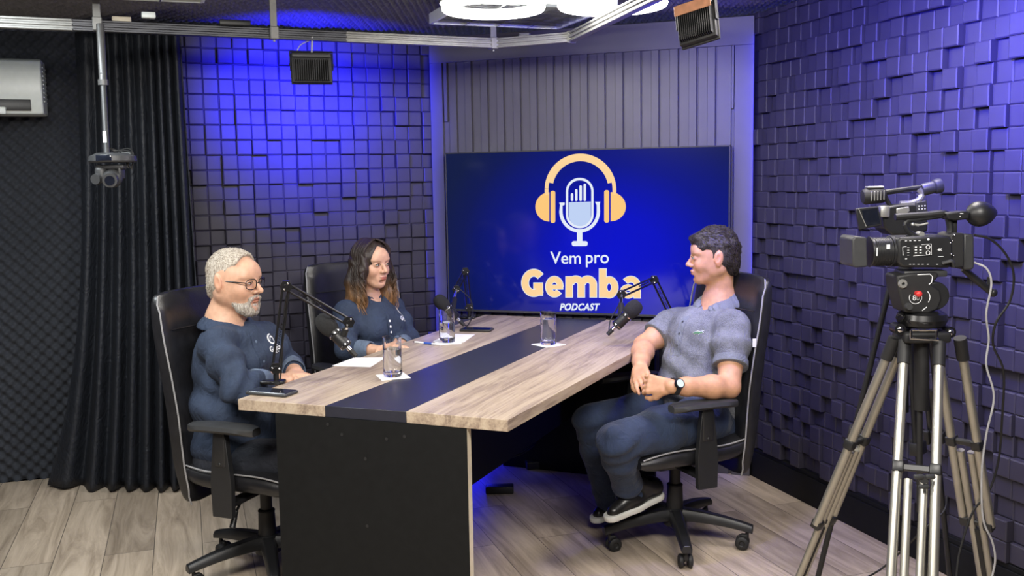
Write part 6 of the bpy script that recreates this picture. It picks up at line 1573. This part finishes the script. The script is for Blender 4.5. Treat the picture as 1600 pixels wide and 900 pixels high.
# ------------------------------------------------------------------ woman (behind the table)
def woman():
    who = empty('person', (CH_W[0], CH_W[1], 0), 0, 'woman with long wavy brown hair and navy denim shirt seated between the men', 'person')
    A = lambda v: np.array(v)
    Hc = at(579, 413, 4.36); Mh = rotm((.76, -.65, .0), R(2), 0); hs = .93; fwd = Vector((.72, -.69, 0)); lft = Vector((.69, .72, 0)); Mn = np.array(Mh)
    Nk = at(574, 462, 4.39); Ch = at(583, 508, 4.36); Bl = at(580, 560, 4.34); Hp = at(575, 620, 4.36)
    Sr, Sl = at(541, 488, 4.28), at(614, 482, 4.53); Er, Wr = at(540, 545, 4.14), at(592, 548, 4.06); El, Wl = at(640, 532, 4.42), at(620, 543, 4.14)
    f = Field(V3(-.98, 3.88, .45), V3(-.36, 4.68, Hc.z + .15), .0052, ([(Hc.x - .10, Hc.x + .10, .0026)], [(Hc.y - .1, Hc.y + .1, .0026)], [(Hc.z - .12, Hc.z + .12, .0024)]))
    W = head(f, Hc, Mh, hs, {'jaw': .90})
    f.chain([W(-.026, 0, -.050), A(Nk), A(Nk) + V3(0, 0, -.04)], [.044, .045, .055], .03); f.chain([A(Nk) - V3(0, 0, .04), A(Ch), A(Bl), A(Hp)], [.05, .085, .085, .10], .05)
    for S, E_, Wt in ((Sr, Er, Wr), (Sl, El, Wl)):
        f.chain([A(Nk) - V3(0, 0, .05), A(S)], [.036, .036], .04); f.chain([A(S), A(E_)], [.040, .033], .03); f.chain([A(E_), A(E_.lerp(Wt, .35)), A(Wt)], [.032, .033, .023], .02)
    f.cone(A(Nk) + A(fwd) * .01, A(Nk) + A(fwd) * .045 - V3(0, 0, .09), .042, .038, .03)
    hand(f, Wr, (at(618, 546, 4.02) - Wr), (-.1, -.3, .95), 1, .008, (.15, .2, .2, .15), .88); hand(f, Wl, (at(604, 545, 4.05) - Wl), (0, 0, 1), -1, .008, (.15, .2, .2, .15), .88)
    body = f.obj('body', 'skin_fair', who, face_tint(W, Hc, Mh, (.80, .46, .46)), 1); eyes(W, Mh, Hc, hs, body, look=.1, lash=1.5); brow(W, Mh, body, 'hair_dark', .0030, hs)
    # hair: cap plus long locks
    z0 = Hc.z
    def tint(V):
        t = np.clip((z0 - .06 - V[:, 2]) / .19, 0, 1)[:, None]; ns = (.5 + .5 * np.sin(V[:, 0] * 300 + V[:, 1] * 240))[:, None]; t = np.clip(t * (.55 + .75 * ns), 0, 1)
        return np.array((.028, .016, .011)) * (1 - t) + np.array((.46, .23, .085)) * t
    h = Field(A(Hc) - V3(.18, .18, .32), A(Hc) + V3(.17, .17, .14), .0036); En = lambda c, r, k, mode='add': h.ell(W(*c), np.array(r) * hs, Mn, k * hs, mode)
    En((-.020, 0, .036), (.096, .086, .086), .01); En((.006, 0, .036), (.084, .076, .078), .02); En((-.045, 0, -.04), (.055, .082, .09), .03)
    En((.100, .004, -.032), (.085, .060, .104), .008, 'sub'); En((.085, .0, .055), (.045, .030, .038), .010, 'sub')
    for q in (1, -1):
        h.chain([W(.030, q * .068, .045), W(.035, q * .078, -.02), W(.020, q * .085, -.09), W(.030, q * .088, -.15), W(.045, q * .082, -.205)], [.016, .017, .022, .024, .012], .03)
        h.chain([W(-.03, q * .07, .0), W(-.035, q * .085, -.09), W(-.02, q * .095, -.16), W(.00, q * .10, -.215)], [.028, .030, .028, .014], .03)
    h.warp(lambda P: .0022 * np.sin(150 * ((P - A(Hc)) @ Mn[:, 1]) + 60 * ((P - A(Hc)) @ Mn[:, 0]) + 2.5 * np.sin(((P - A(Hc)) @ Mn[:, 2]) * 38) + 2 * sines(P, 22, 8)) + .002 * sines(P, 60, 4))
    hair = h.obj('hair', 'hair_brown', body, tint, 1)
    rr = random.Random(5); paths = []
    for i in range(640):
        q = 1 if rr.random() < .5 else -1; back = rr.random(); x0 = .045 - .085 * back; off = rr.uniform(-.012, .024)
        y0 = q * (.058 + .014 * rr.random()) * (1 - .10 * (back < .3)); ph = rr.uniform(0, 6.3) + back * 2; L_ = rr.uniform(.75, 1.05); pts = []
        for j in range(17):
            t = j / 16; z = .075 - .30 * t * L_; wv = (.0 + .013 * min(1, max(0, t - .25) * 2.2)); 
            if j < 3: yy = y0 * (.25 + .38 * j) ; 
            else: yy = y0 + q * (.032 * min(1, t * 2))
            xx = x0 * (.85 if j < 2 else 1) + .010 * t * (1 if back < .5 else -.2) + off * t
            zz = .105 - .018 * (2 - j) ** 0 if j == 0 else z
            if j == 0: yy = q * .006; zz = .124; xx = .035 - .08 * back
            if j == 1: yy = q * .044; zz = .106; xx = .045 - .09 * back
            if j == 2: yy = q * .076; zz = .070
            xx += wv * math.sin(ph + 13 * t); yy += q * wv * .8 * math.cos(ph + 13 * t) + q * off * .4
            pts.append(Vector(W(xx, yy, zz)))
        paths.append((smooth_path(pts, 2), [.0026 * (1 - .6 * (k / 32) ** 3) for k in range(33)]))
    rods('hair_locks', 'hair_brown', hair, paths, tint)
    # shirt
    Rf = np.array(rotm(fwd)); f = Field(V3(-1.0, 3.90, .45), V3(-.34, 4.72, Nk.z + .05), .0050)
    f.chain([A(Nk) + V3(0, 0, -.075), A(Ch), A(Bl), A(Hp)], [.055, .10, .10, .115], .06); f.ell(A(Ch), (.098, .145, .12), Rf, .05); f.ell(A(Bl), (.10, .130, .12), Rf, .05)
    for q in (1, -1): f.ell(A(Ch) + A(fwd) * .065 + A(lft) * .062 * q - V3(0, 0, .012), (.052, .058, .055), Rf, .04)
    for S, E_, Wt in ((Sr, Er, Wr), (Sl, El, Wl)):
        f.chain([A(Nk) - V3(0, 0, .052), A(S)], [.038, .048], .05); f.chain([A(S), A(S.lerp(E_, .5)), A(E_)], [.053, .050, .045], .03); f.chain([A(E_), A(E_.lerp(Wt, .5))], [.046, .040], .02)
    f.warp(lambda P: -.0014 * sines(P, 42, 52) + folds(P, A(Sr.lerp(Er, .5)), A(Er - Sr), 75, 0.0095, .08, 1) + folds(P, A(Bl) + A(fwd) * .07, (.2, 0, 1), 80, 0.0114, .12, 3) + folds(P, A(Sl.lerp(El, .5)), A(El - Sl), 75, 0.0095, .08, 4))
    f.cone(A(Nk) + A(fwd) * .040 + V3(0, 0, .02), A(Nk) + A(fwd) * .100 + V3(0, 0, -.085), .036, .006, .008, 'sub')
    shirt = f.obj('denim_shirt', 'denim_shirt', who, None, 1)
    for E_, Wt in ((Er, Wr), (El, Wl)):
        e = E_.lerp(Wt, .60); dn = (Wt - E_).normalized(); f = Field(A(e) - .09, A(e) + .09, .004); f.cone(A(e - dn * .03), A(e + dn * .02), .043, .038, .01); f.cone(A(e + dn * .03), A(e + dn * .08), .032, .034, .006, 'sub'); f.plane(e + dn * .030, dn, .005); f.plane(e - dn * .036, -dn, .005)
        f.warp(lambda P: .0025 * sines(P, 80, 33)); put(f.obj('rolled_cuff', 'denim_cuff', None, None, 1), shirt)
    collar(shirt, Nk, fwd, lft, .050, .018, 'denim_shirt')
    n = 22; vs = []; fs = []; b = MB(); p0 = Vector(A(Ch)) + fwd * .12 + Vector((0, 0, .085))
    for i in range(n + 1):
        for x in (-.014, 0, .014): vs.append(p0 + lft * x - Vector((0, 0, .20 * i / n)))
    for i in range(n):
        for j in range(2): fs.append((i * 3 + j, i * 3 + j + 1, (i + 1) * 3 + j + 1, (i + 1) * 3 + j))
    b.add(vs, fs); o = b.obj('placket', 'denim_shirt', fix=False); stick(o, shirt, -fwd, .0022); put(o, shirt)
    for z in (.055, .080, .105):
        q = p0 - Vector((0, 0, z)); b = MB(); b.add([q + lft * (.0052 * math.cos(a)) + Vector((0, 0, .0052 * math.sin(a))) for a in np.linspace(0, 2 * PI, 13)[:-1]], [tuple(range(12))]); o = b.obj('button', 'white_print', fix=False); stick(o, shirt, -fwd, .0042); put(o, shirt)
    swirl_logo(shirt, shirt, at(617, 492, 4.42), -fwd, .060)
    HR2, HL2 = A(Hp) - A(lft) * .08, A(Hp) + A(lft) * .08; f = Field(V3(-1.0, 3.74, .05), V3(-.15, 4.62, .62), .0065); f.ell(A(Hp) - V3(0, 0, .02), (.13, .165, .095), Rf, .04)
    for H_, q in ((HR2, -1), (HL2, 1)):
        K_ = H_ + A(fwd) * .42 + V3(0, 0, .0) + A(lft) * .02 * q; K_[2] = .50; An = K_ - A(fwd) * .06 - V3(0, 0, .38); f.chain([H_, K_], [.085, .060], .03); f.chain([K_, An], [.056, .040], .02)
        sh = Field(An - V3(.16, .22, .10), An + V3(.24, .14, .06), .0055); hd = An - V3(0, 0, .055); sh.chain([hd - A(fwd) * .03, hd + A(fwd) * .08, hd + A(fwd) * .15], [.038, .036, .028], .02); sh.plane((0, 0, .012), (0, 0, -1), .002); sh.obj('shoe', 'shoe_leather', who, None, 1)
    f.obj('trousers', 'dark_trousers', who, None, 1)
    return who
woman()
